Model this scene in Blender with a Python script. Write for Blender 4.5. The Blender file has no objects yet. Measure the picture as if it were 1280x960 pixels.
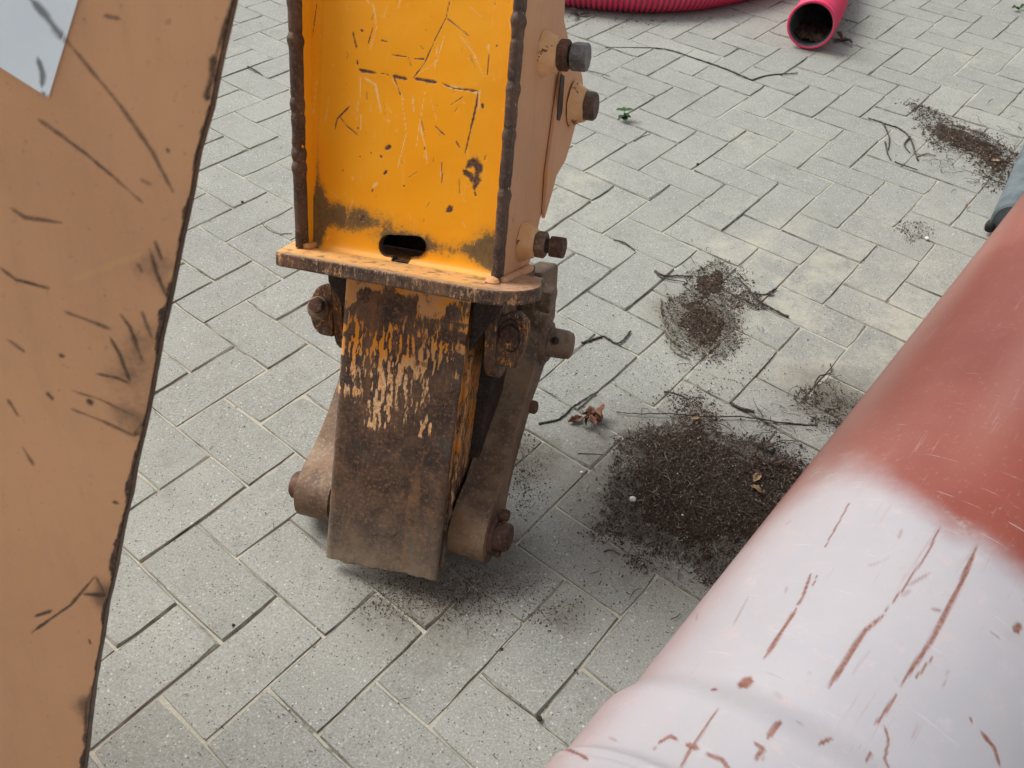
import bpy, bmesh, math, random
import numpy as np
from mathutils import Matrix, Vector, noise as mnoise
random.seed(4); rng = np.random.default_rng(11)
scene = bpy.context.scene
col = scene.collection
R_ = math.radians

# ------------------------------------------------------------------ camera
CAM = np.array([0.0, 0.0, 1.1452])
CR = np.array([[0.9988468, 0.0329928, 0.0348789], [0.0480111, -0.6863992, -0.7256384], [0.0, 0.7264761, -0.6871917]])
CR[0] = np.cross(CR[1], CR[2])
F = 1064.13
cd = bpy.data.cameras.new('camera'); cam = bpy.data.objects.new('camera', cd); col.objects.link(cam)
m = np.eye(4); m[:3, 0] = CR[0]; m[:3, 1] = -CR[1]; m[:3, 2] = -CR[2]; m[:3, 3] = CAM
cam.matrix_world = Matrix(m.tolist())
cd.sensor_width = 36; cd.lens = 36 * F / 1280; cd.clip_start = 0.02; cd.clip_end = 2000
cd.dof.use_dof = True; cd.dof.focus_distance = 1.3; cd.dof.aperture_fstop = 13
scene.camera = cam

# ------------------------------------------------------------------ light
SUN_EL, SUN_AZ = 50, -58           # azimuth measured from +Y (away from the camera) towards +X
w = bpy.data.worlds.new("World"); scene.world = w; w.use_nodes = True
nt = w.node_tree
sky = nt.nodes.new('ShaderNodeTexSky'); sky.sky_type = 'NISHITA'; sky.sun_disc = False
sky.sun_elevation = R_(SUN_EL); sky.sun_rotation = R_(SUN_AZ); sky.air_density = 1.0; sky.dust_density = 4.0
hs = nt.nodes.new('ShaderNodeHueSaturation'); hs.inputs['Saturation'].default_value = 0.22   # cloud cover: a nearly white sky
bg = nt.nodes['Background']; bg.inputs['Strength'].default_value = 0.125
nt.links.new(sky.outputs[0], hs.inputs['Color']); nt.links.new(hs.outputs[0], bg.inputs['Color'])
sd = bpy.data.lights.new('sun', 'SUN'); sd.energy = 1.7; sd.angle = R_(30); sd.color = (1.0, 0.965, 0.91)
sun = bpy.data.objects.new('sun', sd); col.objects.link(sun)
sdir = Vector((math.sin(R_(SUN_AZ)) * math.cos(R_(SUN_EL)), math.cos(R_(SUN_AZ)) * math.cos(R_(SUN_EL)), math.sin(R_(SUN_EL))))
sun.rotation_euler = sdir.to_track_quat('Z', 'Y').to_euler(); sun.location = sdir * 20
scene.view_settings.view_transform = 'Standard'; scene.view_settings.look = 'None'
scene.view_settings.gamma = 1; scene.view_settings.exposure = 0.5
scene.render.resolution_x = 1024; scene.render.resolution_y = 768

# ------------------------------------------------------------------ geometry helpers
def ray(u, v): return np.array([(u - 640) / F, (v - 480) / F, 1.0]) @ CR
def ground(u, v, z=0.0):
    d = ray(u, v); return CAM + d * ((z - CAM[2]) / d[2])
def project(P):
    c = (np.asarray(P, float) - CAM) @ CR.T
    return np.stack([640 + F * c[..., 0] / c[..., 2], 480 + F * c[..., 1] / c[..., 2]], -1), c[..., 2]

# the arm leans away and to the right: its own frame (x across, y to the back, z up along the arm)
AR = np.array([[0.9548509, 0.2903765, 0.0627798], [-0.2885475, 0.8561681, 0.4286217], [0.0707116, -0.4273848, 0.9013002]])
AS = 0.965
AT0 = np.array([-0.2700984, 0.8067328, -0.0125486]); AT = CAM + (AT0 - CAM) * AS
def arm_at(u, v, ax, val):
    d = AR.T @ ray(u, v); o = AR.T @ (CAM - AT0)
    return o + d * ((val - o[ax]) / d[ax])

def link(o, parent=None):
    col.objects.link(o)
    if parent is not None: o.parent = parent
    return o
def tag(o, label=None, cat=None, group=None, kind=None):
    for k, v in (('label', label), ('category', cat), ('group', group), ('kind', kind)):
        if v: o[k] = v
    return o
def empty(name, loc=(0, 0, 0), rot=None):
    o = bpy.data.objects.new(name, None); o.location = loc; o.empty_display_size = .05
    return link(o)
def mesh_obj(name, verts, faces, mat=None, parent=None, smooth=False, mats=None, mi=None):
    me = bpy.data.meshes.new(name)
    me.from_pydata([tuple(v) for v in verts], [], [tuple(f) for f in faces])
    for mm in (mats or ([mat] if mat else [])): me.materials.append(mm)
    if mi is not None: me.polygons.foreach_set('material_index', mi)
    if smooth: me.polygons.foreach_set('use_smooth', [True] * len(me.polygons))
    me.update()
    return link(bpy.data.objects.new(name, me), parent)
def grid_mesh(name, V, nu, nv, mat, parent=None, closed_u=False, keep=None, smooth=True):
    """V: (nu*nv,3) array laid out [i*nv+j]"""
    i = np.arange(nu if closed_u else nu - 1); j = np.arange(nv - 1)
    I, J = np.meshgrid(i, j, indexing='ij'); I2 = (I + 1) % nu
    f = np.stack([I * nv + J, I2 * nv + J, I2 * nv + J + 1, I * nv + J + 1], -1).reshape(-1, 4)
    if keep is not None: f = f[keep(f)]
    me = bpy.data.meshes.new(name)
    me.vertices.add(len(V)); me.vertices.foreach_set('co', V.astype(np.float32).ravel())
    me.loops.add(f.size); me.loops.foreach_set('vertex_index', f.astype(np.int32).ravel())
    me.polygons.add(len(f)); me.polygons.foreach_set('loop_start', np.arange(0, f.size, 4, dtype=np.int32))
    me.polygons.foreach_set('loop_total', np.full(len(f), 4, np.int32))
    me.polygons.foreach_set('use_smooth', np.full(len(f), smooth))
    me.update(calc_edges=True); me.validate()
    if mat: me.materials.append(mat)
    return link(bpy.data.objects.new(name, me), parent)
def set_attr(o, name, a):
    at = o.data.attributes.new(name, 'FLOAT', 'POINT'); at.data.foreach_set('value', np.asarray(a, np.float32))
def bevel(o, w=.0015, seg=2, ang=35):
    b = o.modifiers.new('bevel', 'BEVEL'); b.width = w; b.segments = seg; b.limit_method = 'ANGLE'; b.angle_limit = R_(ang)
    return o
def smooth_ang(o, ang=40):
    me = o.data; bm = bmesh.new(); bm.from_mesh(me)
    for f in bm.faces: f.smooth = True
    for e in bm.edges:
        if len(e.link_faces) == 2 and e.calc_face_angle(0) > R_(ang): e.smooth = False
    bm.to_mesh(me); bm.free(); return o
def prism(name, poly, axis, a, b, mat, parent=None, bev=.0015, rough=0.0):
    """extrude a 2-D polygon along axis (0,1,2) from a to b"""
    n = len(poly); idx = [k for k in (0, 1, 2) if k != axis]
    vs = []
    for h in (a, b):
        for p in poly:
            v = [0, 0, 0]; v[axis] = h; v[idx[0]] = p[0]; v[idx[1]] = p[1]; vs.append(v)
    fs = [list(range(n)), list(range(2 * n - 1, n - 1, -1))] + [[k, k + n, (k + 1) % n + n, (k + 1) % n] for k in range(n)]
    o = mesh_obj(name, vs, fs, mat, parent)
    bm = bmesh.new(); bm.from_mesh(o.data); bmesh.ops.recalc_face_normals(bm, faces=bm.faces)
    if rough:
        bmesh.ops.triangulate(bm, faces=[f for f in bm.faces if len(f.verts) > 4])
        bmesh.ops.subdivide_edges(bm, edges=bm.edges, cuts=2, use_grid_fill=True)
        for v in bm.verts:
            nn = mnoise.noise_vector(v.co * 60); v.co += nn * rough
    bm.to_mesh(o.data); bm.free()
    if bev: bevel(o, bev)
    return o
def lathe(name, prof, c, d, mat, parent=None, seg=40, rough=0.0, ang=35):
    """profile [(axial, radius)] swept round the line c + t*d; closed at the ends with radius 0"""
    d = Vector(d).normalized(); a = d.orthogonal().normalized(); b = d.cross(a); c = Vector(c)
    vs = []; fs = []
    for (t, r) in prof:
        for k in range(seg):
            th = 2 * math.pi * k / seg
            p = c + d * t + (a * math.cos(th) + b * math.sin(th)) * r
            if rough: p = p + mnoise.noise_vector(p * 45) * rough + mnoise.noise_vector(p * 140) * rough * .4
            vs.append(p)
    for i in range(len(prof) - 1):
        for k in range(seg):
            k2 = (k + 1) % seg; fs.append((i * seg + k, i * seg + k2, (i + 1) * seg + k2, (i + 1) * seg + k))
    fs.append(tuple(range(seg - 1, -1, -1))); n0 = (len(prof) - 1) * seg; fs.append(tuple(range(n0, n0 + seg)))
    o = mesh_obj(name, vs, fs, mat, parent)
    smooth_ang(o, ang); return o
def hexhead(name, c, d, r, h, mat, parent=None, turn=0.0, chamfer=.15):
    """hexagonal bolt head or nut: six flats, both rims chamfered, a slightly domed face"""
    d = Vector(d).normalized(); a = d.orthogonal().normalized(); b = d.cross(a); c = Vector(c)
    vs = []; fs = []; N = 36; turn = round(turn / (math.pi / 18)) * math.pi / 18
    def rad(th, cut):
        x = (th + turn) % (math.pi / 3) - math.pi / 6
        return min(r * math.cos(math.pi / 6) / math.cos(x), cut)
    rings = [(0, r * .9), (h * .12, r * 1.1), (h * (1 - chamfer), r * 1.1), (h * .96, r * .93), (h, r * .84)]
    for t, cut in rings:
        for k in range(N):
            th = 2 * math.pi * k / N; rr = rad(th, cut); vs.append(c + d * t + (a * math.cos(th) + b * math.sin(th)) * rr)
    for i in range(len(rings) - 1):
        for k in range(N):
            k2 = (k + 1) % N; fs.append((i * N + k, i * N + k2, (i + 1) * N + k2, (i + 1) * N + k))
    fs.append(tuple(range(N - 1, -1, -1))); n0 = (len(rings) - 1) * N; fs.append(tuple(range(n0, n0 + N)))
    return smooth_ang(mesh_obj(name, vs, fs, mat, parent), 25)
def seg_dist(P, pts):
    """distance from points P (n,2) to a polyline"""
    D = np.full(len(P), 1e9); TT = np.zeros(len(P)); n = len(pts) - 1
    if n == 0: return np.linalg.norm(P - np.array(pts[0]), axis=1), TT
    for k in range(n):
        a = np.array(pts[k]); b = np.array(pts[k + 1]); ab = b - a
        t = np.clip(((P - a) @ ab) / (ab @ ab + 1e-12), 0, 1)
        d = np.linalg.norm(P - a - t[:, None] * ab, axis=1); mm = d < D
        D[mm] = d[mm]; TT[mm] = (k + t[mm]) / n
    return D, TT
def vnoise(P, s, seed=0, octv=3):
    """cheap value noise over 2-D points, 0..1"""
    out = np.zeros(len(P)); amp = 1; tot = 0
    for o in range(octv):
        g = np.random.default_rng(seed + o * 17).random((64, 64))
        q = P * s * 2 ** o + 1000; i = np.floor(q).astype(int); f = q - i; f = f * f * (3 - 2 * f)
        a = g[i[:, 0] % 64, i[:, 1] % 64]; b = g[(i[:, 0] + 1) % 64, i[:, 1] % 64]
        c = g[i[:, 0] % 64, (i[:, 1] + 1) % 64]; d = g[(i[:, 0] + 1) % 64, (i[:, 1] + 1) % 64]
        out += amp * ((a * (1 - f[:, 0]) + b * f[:, 0]) * (1 - f[:, 1]) + (c * (1 - f[:, 0]) + d * f[:, 0]) * f[:, 1]); tot += amp; amp *= .5
    return out / tot
def stroke(P, pts, width, seed=0, breakup=.5, soft=.35, fade=True, rag=1.0, nf=90):
    """wear mark along a polyline, ragged, 0..1"""
    A_ = np.array(pts, float).reshape(-1, 2); mg = width * 1.6 + .001; full = np.zeros(len(P))
    sel_ = ((P > A_.min(0) - mg) & (P < A_.max(0) + mg)).all(1)
    if len(P) == 0 or not sel_.any(): return full
    full[sel_] = _stroke(P[sel_], pts, width, seed, breakup, soft, fade, rag, nf); return full
def _stroke(P, pts, width, seed, breakup, soft, fade, rag, nf):
    d, t = seg_dist(P, pts)
    n = vnoise(P, 260, seed, 2); n2 = vnoise(P, nf, seed + 5, 2); n = .5 + (n - .5) * rag
    wd = width * .5 * (1 - breakup + breakup * 2 * n2) * (1.0 if not fade else np.clip(np.minimum(t, 1 - t) * (6 if nf > 50 else 5) + (.35 if nf > 50 else .25), 0, 1) if len(pts) > 1 else 1)
    return np.clip((wd - d - (n - .5) * width * .4) / (width * soft) + .5, 0, 1)
def poly_sdf(P, poly):
    """signed distance, positive inside"""
    poly = np.array(poly, float); n = len(poly); d = np.full(len(P), 1e9); inside = np.zeros(len(P), bool)
    for k in range(n):
        a = poly[k]; b = poly[(k + 1) % n]; ab = b - a
        t = np.clip(((P - a) @ ab) / (ab @ ab), 0, 1); d = np.minimum(d, np.linalg.norm(P - a - t[:, None] * ab, axis=1))
        c = (a[1] > P[:, 1]) != (b[1] > P[:, 1])
        with np.errstate(divide='ignore', invalid='ignore'): xi = (b[0] - a[0]) * (P[:, 1] - a[1]) / (b[1] - a[1]) + a[0]
        inside ^= c & (P[:, 0] < xi)
    return np.where(inside, d, -d)
def tube(name, pts, rads, mat, parent=None, seg=7, rough=0.0):
    pts = [Vector(p) for p in pts]; vs = []; fs = []
    for i, p in enumerate(pts):
        t = (pts[min(i + 1, len(pts) - 1)] - pts[max(i - 1, 0)]).normalized()
        a = Vector((0, 0, 1)).cross(t)
        a = a.normalized() if a.length > 1e-3 else Vector((1, 0, 0)); b = t.cross(a)
        for k in range(seg):
            th = 2 * math.pi * k / seg; r = rads[i] * (1 + rough * random.uniform(-1, 1)); vs.append(p + (a * math.cos(th) + b * math.sin(th)) * r)
    for i in range(len(pts) - 1):
        for k in range(seg):
            k2 = (k + 1) % seg; fs.append((i * seg + k, i * seg + k2, (i + 1) * seg + k2, (i + 1) * seg + k))
    fs.append(tuple(range(seg - 1, -1, -1))); n0 = (len(pts) - 1) * seg; fs.append(tuple(range(n0, n0 + seg)))
    return mesh_obj(name, vs, fs, mat, parent, smooth=True)
def spline(pts, n):
    """Catmull-Rom through pts"""
    P = np.array(pts, float); P = np.vstack([2 * P[0] - P[1], P, 2 * P[-1] - P[-2]]); out = []
    m_ = len(P) - 3
    for k in range(n):
        x = k / (n - 1) * m_; i = min(int(x), m_ - 1); t = x - i; a, b, c, d = P[i:i + 4]
        out.append(.5 * (2 * b + (c - a) * t + (2 * a - 5 * b + 4 * c - d) * t * t + (3 * b - a - 3 * c + d) * t ** 3))
    return np.array(out)

# ------------------------------------------------------------------ material helpers
class NM:
    def __init__(s, name):
        s.m = bpy.data.materials.new(name); s.m.use_nodes = True; s.t = s.m.node_tree; s.b = s.t.nodes['Principled BSDF']
        s.co = s.t.nodes.new('ShaderNodeTexCoord').outputs['Object']
    def _set(s, sock, v):
        if isinstance(v, bpy.types.NodeSocket): s.t.links.new(v, sock)
        elif v is not None: sock.default_value = (*v, 1) if isinstance(v, tuple) and len(v) == 3 and sock.type == 'RGBA' else v
    def noise(s, scale, detail=4, rough=.55, vec=None, dist=0.0):
        n = s.t.nodes.new('ShaderNodeTexNoise'); s._set(n.inputs['Vector'], vec or s.co); n.inputs['Scale'].default_value = scale
        n.inputs['Detail'].default_value = detail; n.inputs['Roughness'].default_value = rough; n.inputs['Distortion'].default_value = dist
        return n.outputs['Fac']
    def voro(s, scale, vec=None, out='Distance', rnd=1.0):
        n = s.t.nodes.new('ShaderNodeTexVoronoi'); s._set(n.inputs['Vector'], vec or s.co); n.inputs['Scale'].default_value = scale
        n.inputs['Randomness'].default_value = rnd; return n.outputs[out]
    def map(s, scale=(1, 1, 1), loc=(0, 0, 0), rot=(0, 0, 0), vec=None):
        n = s.t.nodes.new('ShaderNodeMapping'); s._set(n.inputs['Vector'], vec or s.co)
        n.inputs['Scale'].default_value = scale; n.inputs['Location'].default_value = loc; n.inputs['Rotation'].default_value = rot
        return n.outputs[0]
    def step(s, v, lo, hi, a=0.0, b=1.0):
        n = s.t.nodes.new('ShaderNodeMapRange'); n.interpolation_type = 'SMOOTHSTEP'; s._set(n.inputs[0], v)
        n.inputs[1].default_value = lo; n.inputs[2].default_value = hi; n.inputs[3].default_value = a; n.inputs[4].default_value = b
        return n.outputs[0]
    def mix(s, f, a, b, mode='MIX'):
        n = s.t.nodes.new('ShaderNodeMix'); n.data_type = 'RGBA'; n.blend_type = mode; n.clamp_factor = True
        s._set(n.inputs[0], f); s._set(n.inputs[6], a); s._set(n.inputs[7], b); return n.outputs[2]
    def math(s, op, a, b=0.0, c=None, clamp=False):
        n = s.t.nodes.new('ShaderNodeMath'); n.operation = op; n.use_clamp = clamp; s._set(n.inputs[0], a); s._set(n.inputs[1], b)
        if c is not None: s._set(n.inputs[2], c)
        return n.outputs[0]
    def attr(s, name):
        n = s.t.nodes.new('ShaderNodeAttribute'); n.attribute_name = name; return n.outputs['Fac']
    def sep(s, vec=None):
        n = s.t.nodes.new('ShaderNodeSeparateXYZ'); s._set(n.inputs[0], vec or s.co); return n.outputs
    def bump(s, h, strength=.3, dist=.002, prev=None):
        n = s.t.nodes.new('ShaderNodeBump'); n.inputs['Strength'].default_value = strength; n.inputs['Distance'].default_value = dist
        s._set(n.inputs['Height'], h)
        if prev is not None: s.t.links.new(prev, n.inputs['Normal'])
        return n.outputs[0]
    def out(s, color, rough=.7, metal=0.0, normal=None, spec=None, coat=None):
        s._set(s.b.inputs['Base Color'], color); s._set(s.b.inputs['Roughness'], rough); s._set(s.b.inputs['Metallic'], metal)
        if normal is not None: s.t.links.new(normal, s.b.inputs['Normal'])
        if spec is not None: s.b.inputs['Specular IOR Level'].default_value = spec
        if coat: s.b.inputs['Coat Weight'].default_value = coat[0]; s.b.inputs['Coat Roughness'].default_value = coat[1]
        return s.m

SANDY = [(*ground(1060, 400)[:2], .55), (*ground(960, 330)[:2], .35), (*ground(640, 230)[:2], .4)]
BROWNED = [(*ground(540, 738)[:2], .17), (*ground(620, 700)[:2], .13), (*ground(840, 610)[:2], .30), (*ground(660, 570)[:2], .10), (*ground(880, 400)[:2], .14), (*ground(700, 775)[:2], .07), (*ground(1040, 500)[:2], .16)]
def make_paver_mat():
    n = NM('grey_concrete')
    oi = n.t.nodes.new('ShaderNodeObjectInfo').outputs['Random']; gi = n.t.nodes.new('ShaderNodeNewGeometry').outputs['Random Per Island']
    rnd = n.math('FRACT', n.math('ADD', n.math('MULTIPLY', oi, 7.31), gi))
    pos = n.t.nodes.new('ShaderNodeNewGeometry').outputs['Position']
    wn = n.t.nodes.new('ShaderNodeTexWhiteNoise'); wn.noise_dimensions = '1D'; n.t.links.new(rnd, wn.inputs['W'])
    big = n.noise(2.2, 4, .6, pos); mid = n.noise(26, 5, .65, pos)
    c = n.mix(rnd, (.262, .268, .236), (.322, .326, .288))
    c = n.mix(n.step(big, .35, .7), c, (.245, .252, .225), 'MIX'); c = n.mix(n.step(mid, .35, .75, 0, .35), c, (.34, .345, .325))
    # sandy bloom left on the stones here and there
    c = n.mix(n.step(n.noise(3.1, 6, .7, n.map(loc=(4, 2, 0), vec=pos)), .56, .72, 0, .45), c, (.42, .405, .335))
    fine = n.noise(300, 4, .8, pos)
    c = n.mix(n.step(fine, .51, .66, 0, .75), c, (.46, .47, .455)); c = n.mix(n.step(fine, .47, .34, 0, .65), c, (.115, .12, .112))
    v = n.voro(230, pos); vc = n.voro(230, pos, 'Color'); sel = n.sep(vc)[0]
    c = n.mix(n.math('MULTIPLY', n.step(v, .34, .16), n.step(sel, .95, .97)), c, (.56, .56, .53))
    v2 = n.voro(120, pos); s2 = n.sep(n.voro(120, pos, 'Color'))[1]
    c = n.mix(n.math('MULTIPLY', n.step(v2, .30, .12), n.step(s2, .90, .93)), c, (.50, .51, .49))
    c = n.mix(n.math('MULTIPLY', n.step(v, .36, .2), n.step(sel, .16, .10)), c, (.08, .08, .075))
    c = n.mix(n.step(n.noise(11, 7, .8, n.map(loc=(8, 3, 0), vec=pos)), .52, .70, 0, .42), c, (.165, .165, .14)); c = n.mix(n.step(n.noise(48, 6, .85, n.map(loc=(3, 1, 0), vec=pos)), .60, .70, 0, .4), c, (.14, .138, .118))
    # thin pale scuffs
    sc = n.noise(1.0, 3, .5, n.map(scale=(14, 150, 1), rot=(0, 0, .9), vec=pos)); c = n.mix(n.step(sc, .70, .78, 0, .35), c, (.6, .6, .57))
    # dry sand held along the edges of each stone
    sd3 = None
    for (sx, sy, sr) in SANDY:
        dn = n.t.nodes.new('ShaderNodeVectorMath'); dn.operation = 'DISTANCE'; n.t.links.new(pos, dn.inputs[0]); dn.inputs[1].default_value = (sx, sy, 0)
        q = n.step(dn.outputs['Value'], sr, sr * .2); sd3 = q if sd3 is None else n.math('MAXIMUM', sd3, q)
    c = n.mix(n.math('MULTIPLY', sd3, n.step(n.noise(9, 7, .75, n.map(loc=(1, 5, 0), vec=pos)), .42, .66, 0, .75)), c, (.44, .425, .34))
    # stones browner and darker round the foot and the soil patches
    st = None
    for (sx, sy, sr) in BROWNED:
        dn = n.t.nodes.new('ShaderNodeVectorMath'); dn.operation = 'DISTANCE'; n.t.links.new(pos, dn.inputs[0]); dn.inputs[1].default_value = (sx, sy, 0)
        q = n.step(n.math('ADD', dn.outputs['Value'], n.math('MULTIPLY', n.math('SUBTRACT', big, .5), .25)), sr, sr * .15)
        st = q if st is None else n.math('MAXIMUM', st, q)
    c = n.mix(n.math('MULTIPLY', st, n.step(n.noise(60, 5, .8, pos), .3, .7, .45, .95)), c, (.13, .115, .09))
    h = n.math('ADD', n.math('MULTIPLY', fine, .6), n.math('MULTIPLY', n.noise(150, 3, .6, pos), .5))
    b = n.bump(h, .55, .0012); b = n.bump(n.noise(18, 3, .5, pos), .25, .004, b)
    return n.out(c, n.step(fine, .3, .7, .78, .95), 0, b, .35)
def make_paver_edge():
    n = NM('dirty_paver_edge'); pos = n.t.nodes.new('ShaderNodeNewGeometry').outputs['Position']; a = n.noise(6, 6, .75, pos); f = n.noise(220, 3, .75, pos)
    c = n.mix(n.step(a, .47, .60), (.33, .33, .285), (.15, .145, .12)); c = n.mix(n.step(f, .45, .65, 0, .6), c, (.20, .20, .175)); c = n.mix(n.step(f, .42, .30, 0, .7), c, (.09, .085, .07)); return n.out(c, .95, 0, None, .2)
def make_joint_mat():
    n = NM('joint_sand'); a = n.noise(5, 5, .7); f = n.noise(260, 3, .7)
    c = n.mix(n.step(a, .55, .66), (.42, .405, .335), (.13, .12, .095)); c = n.mix(n.step(f, .4, .7, 0, .5), c, (.55, .53, .46))
    return n.out(c, .95, 0, n.bump(f, .8, .003), .2)
def rust_color(n, dark=(.045, .032, .026), mid=(.115, .068, .042), lite=(.21, .125, .075), sc=1.0):
    a = n.noise(22 * sc, 6, .65); f = n.noise(190 * sc, 4, .7)
    c = n.mix(n.step(a, .38, .64), dark, mid); c = n.mix(n.step(f, .48, .72, 0, .8), c, lite); c = n.mix(n.step(f, .42, .28, 0, .6), c, dark)
    return c, a, f
def make_rust(name, dark=(.045, .032, .026), mid=(.115, .068, .042), lite=(.21, .125, .075), rough=.75, metal=.15, warm=None, spec=.4):
    n = NM(name); c, a, f = rust_color(n, dark, mid, lite)
    if warm: c = n.mix(n.step(n.noise(9, 5, .7, n.map(loc=(3, 1, 7))), .52, .68, 0, .8), c, warm)
    b = n.bump(f, .5, .0014); b = n.bump(a, .35, .004, b)
    return n.out(c, rough, metal, b, spec)
def make_orange_web():
    n = NM('orange_paint'); z = n.sep()[2]
    big = n.noise(7, 4, .6); c = n.mix(n.step(big, .3, .75), (.95, .39, .008), (.95, .44, .014))
    st = n.noise(1, 4, .6, n.map(scale=(60, 60, 9))); c = n.mix(n.step(st, .60, .78, 0, .45), c, (.95, .52, .12))
    # pale fine vertical rubs
    st2 = n.noise(1, 3, .6, n.map(scale=(420, 420, 14))); c = n.mix(n.math('MULTIPLY', n.step(st2, .68, .76, 0, .6), n.step(big, .42, .6)), c, (.96, .70, .34))
    # settled grime, ragged
    g = n.attr('grime'); gn = n.noise(60, 6, .75); gf = n.noise(330, 3, .7)
    gn2 = n.noise(190, 6, .85)
    gm = n.step(n.math('ADD', g, n.math('ADD', n.math('MULTIPLY', n.math('SUBTRACT', gn, .5), 1.0), n.math('MULTIPLY', n.math('SUBTRACT', gn2, .5), 1.5))), .48, .80)
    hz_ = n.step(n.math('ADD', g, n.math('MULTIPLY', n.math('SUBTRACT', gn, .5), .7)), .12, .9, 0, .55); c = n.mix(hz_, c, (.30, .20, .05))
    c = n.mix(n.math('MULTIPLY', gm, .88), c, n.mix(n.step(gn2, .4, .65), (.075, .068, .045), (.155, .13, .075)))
    c = n.mix(n.attr('primer'), c, (.88, .66, .36)); chip = n.math('MAXIMUM', n.attr('chip'), n.step(n.noise(75, 3, .6, n.map(loc=(5, 5, 5))), .745, .765))
    rc = n.mix(n.step(gf, .4, .65), (.055, .035, .026), (.19, .09, .05)); c = n.mix(chip, c, rc)
    h = n.math('ADD', n.math('MULTIPLY', chip, -1.0), n.math('MULTIPLY', gf, .25))
    b = n.bump(h, .5, .0012); b = n.bump(n.noise(45, 3, .5), .12, .003, b)
    return n.out(c, n.mix(chip, n.step(big, .3, .7, .36, .46), (.85, .85, .85)), 0, b, .45)
def make_faded_paint(name, base=(.40, .235, .155), alt=(.34, .19, .12), chips=.72, orange=0.25, rough=.62):
    n = NM(name); big = n.noise(4, 4, .6); f = n.noise(300, 3, .7); md = n.noise(40, 5, .7)
    c = n.mix(n.step(big, .35, .7), base, alt); c = n.mix(n.step(md, .5, .8, 0, .3), c, (.46, .29, .20)); c = n.mix(n.step(f, .5, .75, 0, .18), c, (.55, .38, .28))
    c = n.mix(n.math('MULTIPLY', n.step(n.noise(11, 3, .6, n.map(loc=(9, 0, 3))), .58, .75), orange), c, (.62, .27, .06))
    gn = n.noise(1, 4, .7, n.map(scale=(45, 45, 8))); c = n.mix(n.step(gn, .45, .75, 0, .28), c, tuple(q * .72 for q in alt)); c = n.mix(n.step(n.noise(130, 4, .8, n.map(loc=(4, 4, 4))), .60, .70, 0, .5), c, tuple(q * .45 for q in alt))
    c = n.mix(n.step(n.noise(2.2, 3, .5, n.map(loc=(0, 6, 2))), .35, .7, 0, .35), c, tuple(min(q * 1.22, .9) for q in base))
    st = n.noise(1, 5, .7, n.map(scale=(30, 70, 22), rot=(.5, 0, 0))); chip = n.step(st, chips, chips + .02)
    chip = n.math('MAXIMUM', chip, n.attr('chip')); rc = n.mix(n.step(f, .4, .65), (.05, .033, .025), (.15, .08, .05)); c = n.mix(chip, c, rc)
    g = n.attr('grime'); gm = n.step(n.math('ADD', g, n.math('MULTIPLY', n.math('SUBTRACT', md, .5), .8)), .3, .85); c = n.mix(n.math('MULTIPLY', gm, .75), c, (.07, .045, .028))
    c = n.mix(n.attr('primer'), c, (.60, .33, .13))
    b = n.bump(n.math('SUBTRACT', n.math('MULTIPLY', f, .3), chip), .4, .0012); b = n.bump(md, .08, .003, b)
    return n.out(c, n.mix(chip, (rough,) * 3, (.85,) * 3), 0, b, .4)
def make_flaky(name, paint=(.80, .31, .02), lo=.0, hi=.45, amount=.5, sx=55, sz=16, upw=.19):
    """rusty steel that still carries streaks of orange paint, more of it high up"""
    n = NM(name); z = n.sep()[2]; c, a, f = rust_color(n, (.05, .036, .03), (.15, .090, .056), (.29, .165, .09))
    up = n.step(z, lo, hi)
    c = n.mix(n.step(n.noise(14, 5, .7, n.map(loc=(2, 8, 1))), .5, .68, 0, .6), c, (.14, .115, .095))
    c = n.mix(n.math('MULTIPLY', n.step(z, .14, -.02, 0, .8), n.step(n.noise(24, 6, .8), .3, .6, .4, 1)), c, (.27, .22, .16)); c = n.mix(n.step(n.noise(1, 6, .7, n.map(scale=(38, 38, 5), loc=(2, 2, 2))), .52, .68, 0, .55), c, (.27, .14, .065))
    st = n.noise(1, 12, .92, n.map(scale=(sx, sx, sz)), .4); st2 = n.noise(1, 5, .8, n.map(scale=(260, 260, 55)))
    k = n.math('ADD', n.math('MULTIPLY', st, .62), n.math('MULTIPLY', st2, .48)); k = n.math('ADD', k, n.math('MULTIPLY', up, upw)); k = n.math('ADD', k, n.math('MULTIPLY', n.attr('paint'), .34))
    t = .80 - .1 * amount; pm = n.step(k, t, t + .02)
    pc = n.mix(n.step(n.noise(20, 3, .6), .4, .62), paint, (.62, .33, .13)); pc = n.mix(n.math('MULTIPLY', n.step(f, .40, .55), n.step(up, .95, .5, 0, .9)), pc, (.86, .62, .38))
    pc = n.mix(n.step(n.noise(38, 5, .7), .56, .68, 0, .7), pc, (.10, .06, .035))
    c = n.mix(pm, c, pc)
    h = n.math('ADD', n.math('MULTIPLY', pm, .6), n.math('MULTIPLY', f, .7)); b = n.bump(h, .6, .0014); b = n.bump(a, .35, .004, b)
    return n.out(c, n.mix(pm, (.62,) * 3, (.5,) * 3), n.math('MULTIPLY', n.math('SUBTRACT', 1.0, pm), .25), b, .45)

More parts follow.
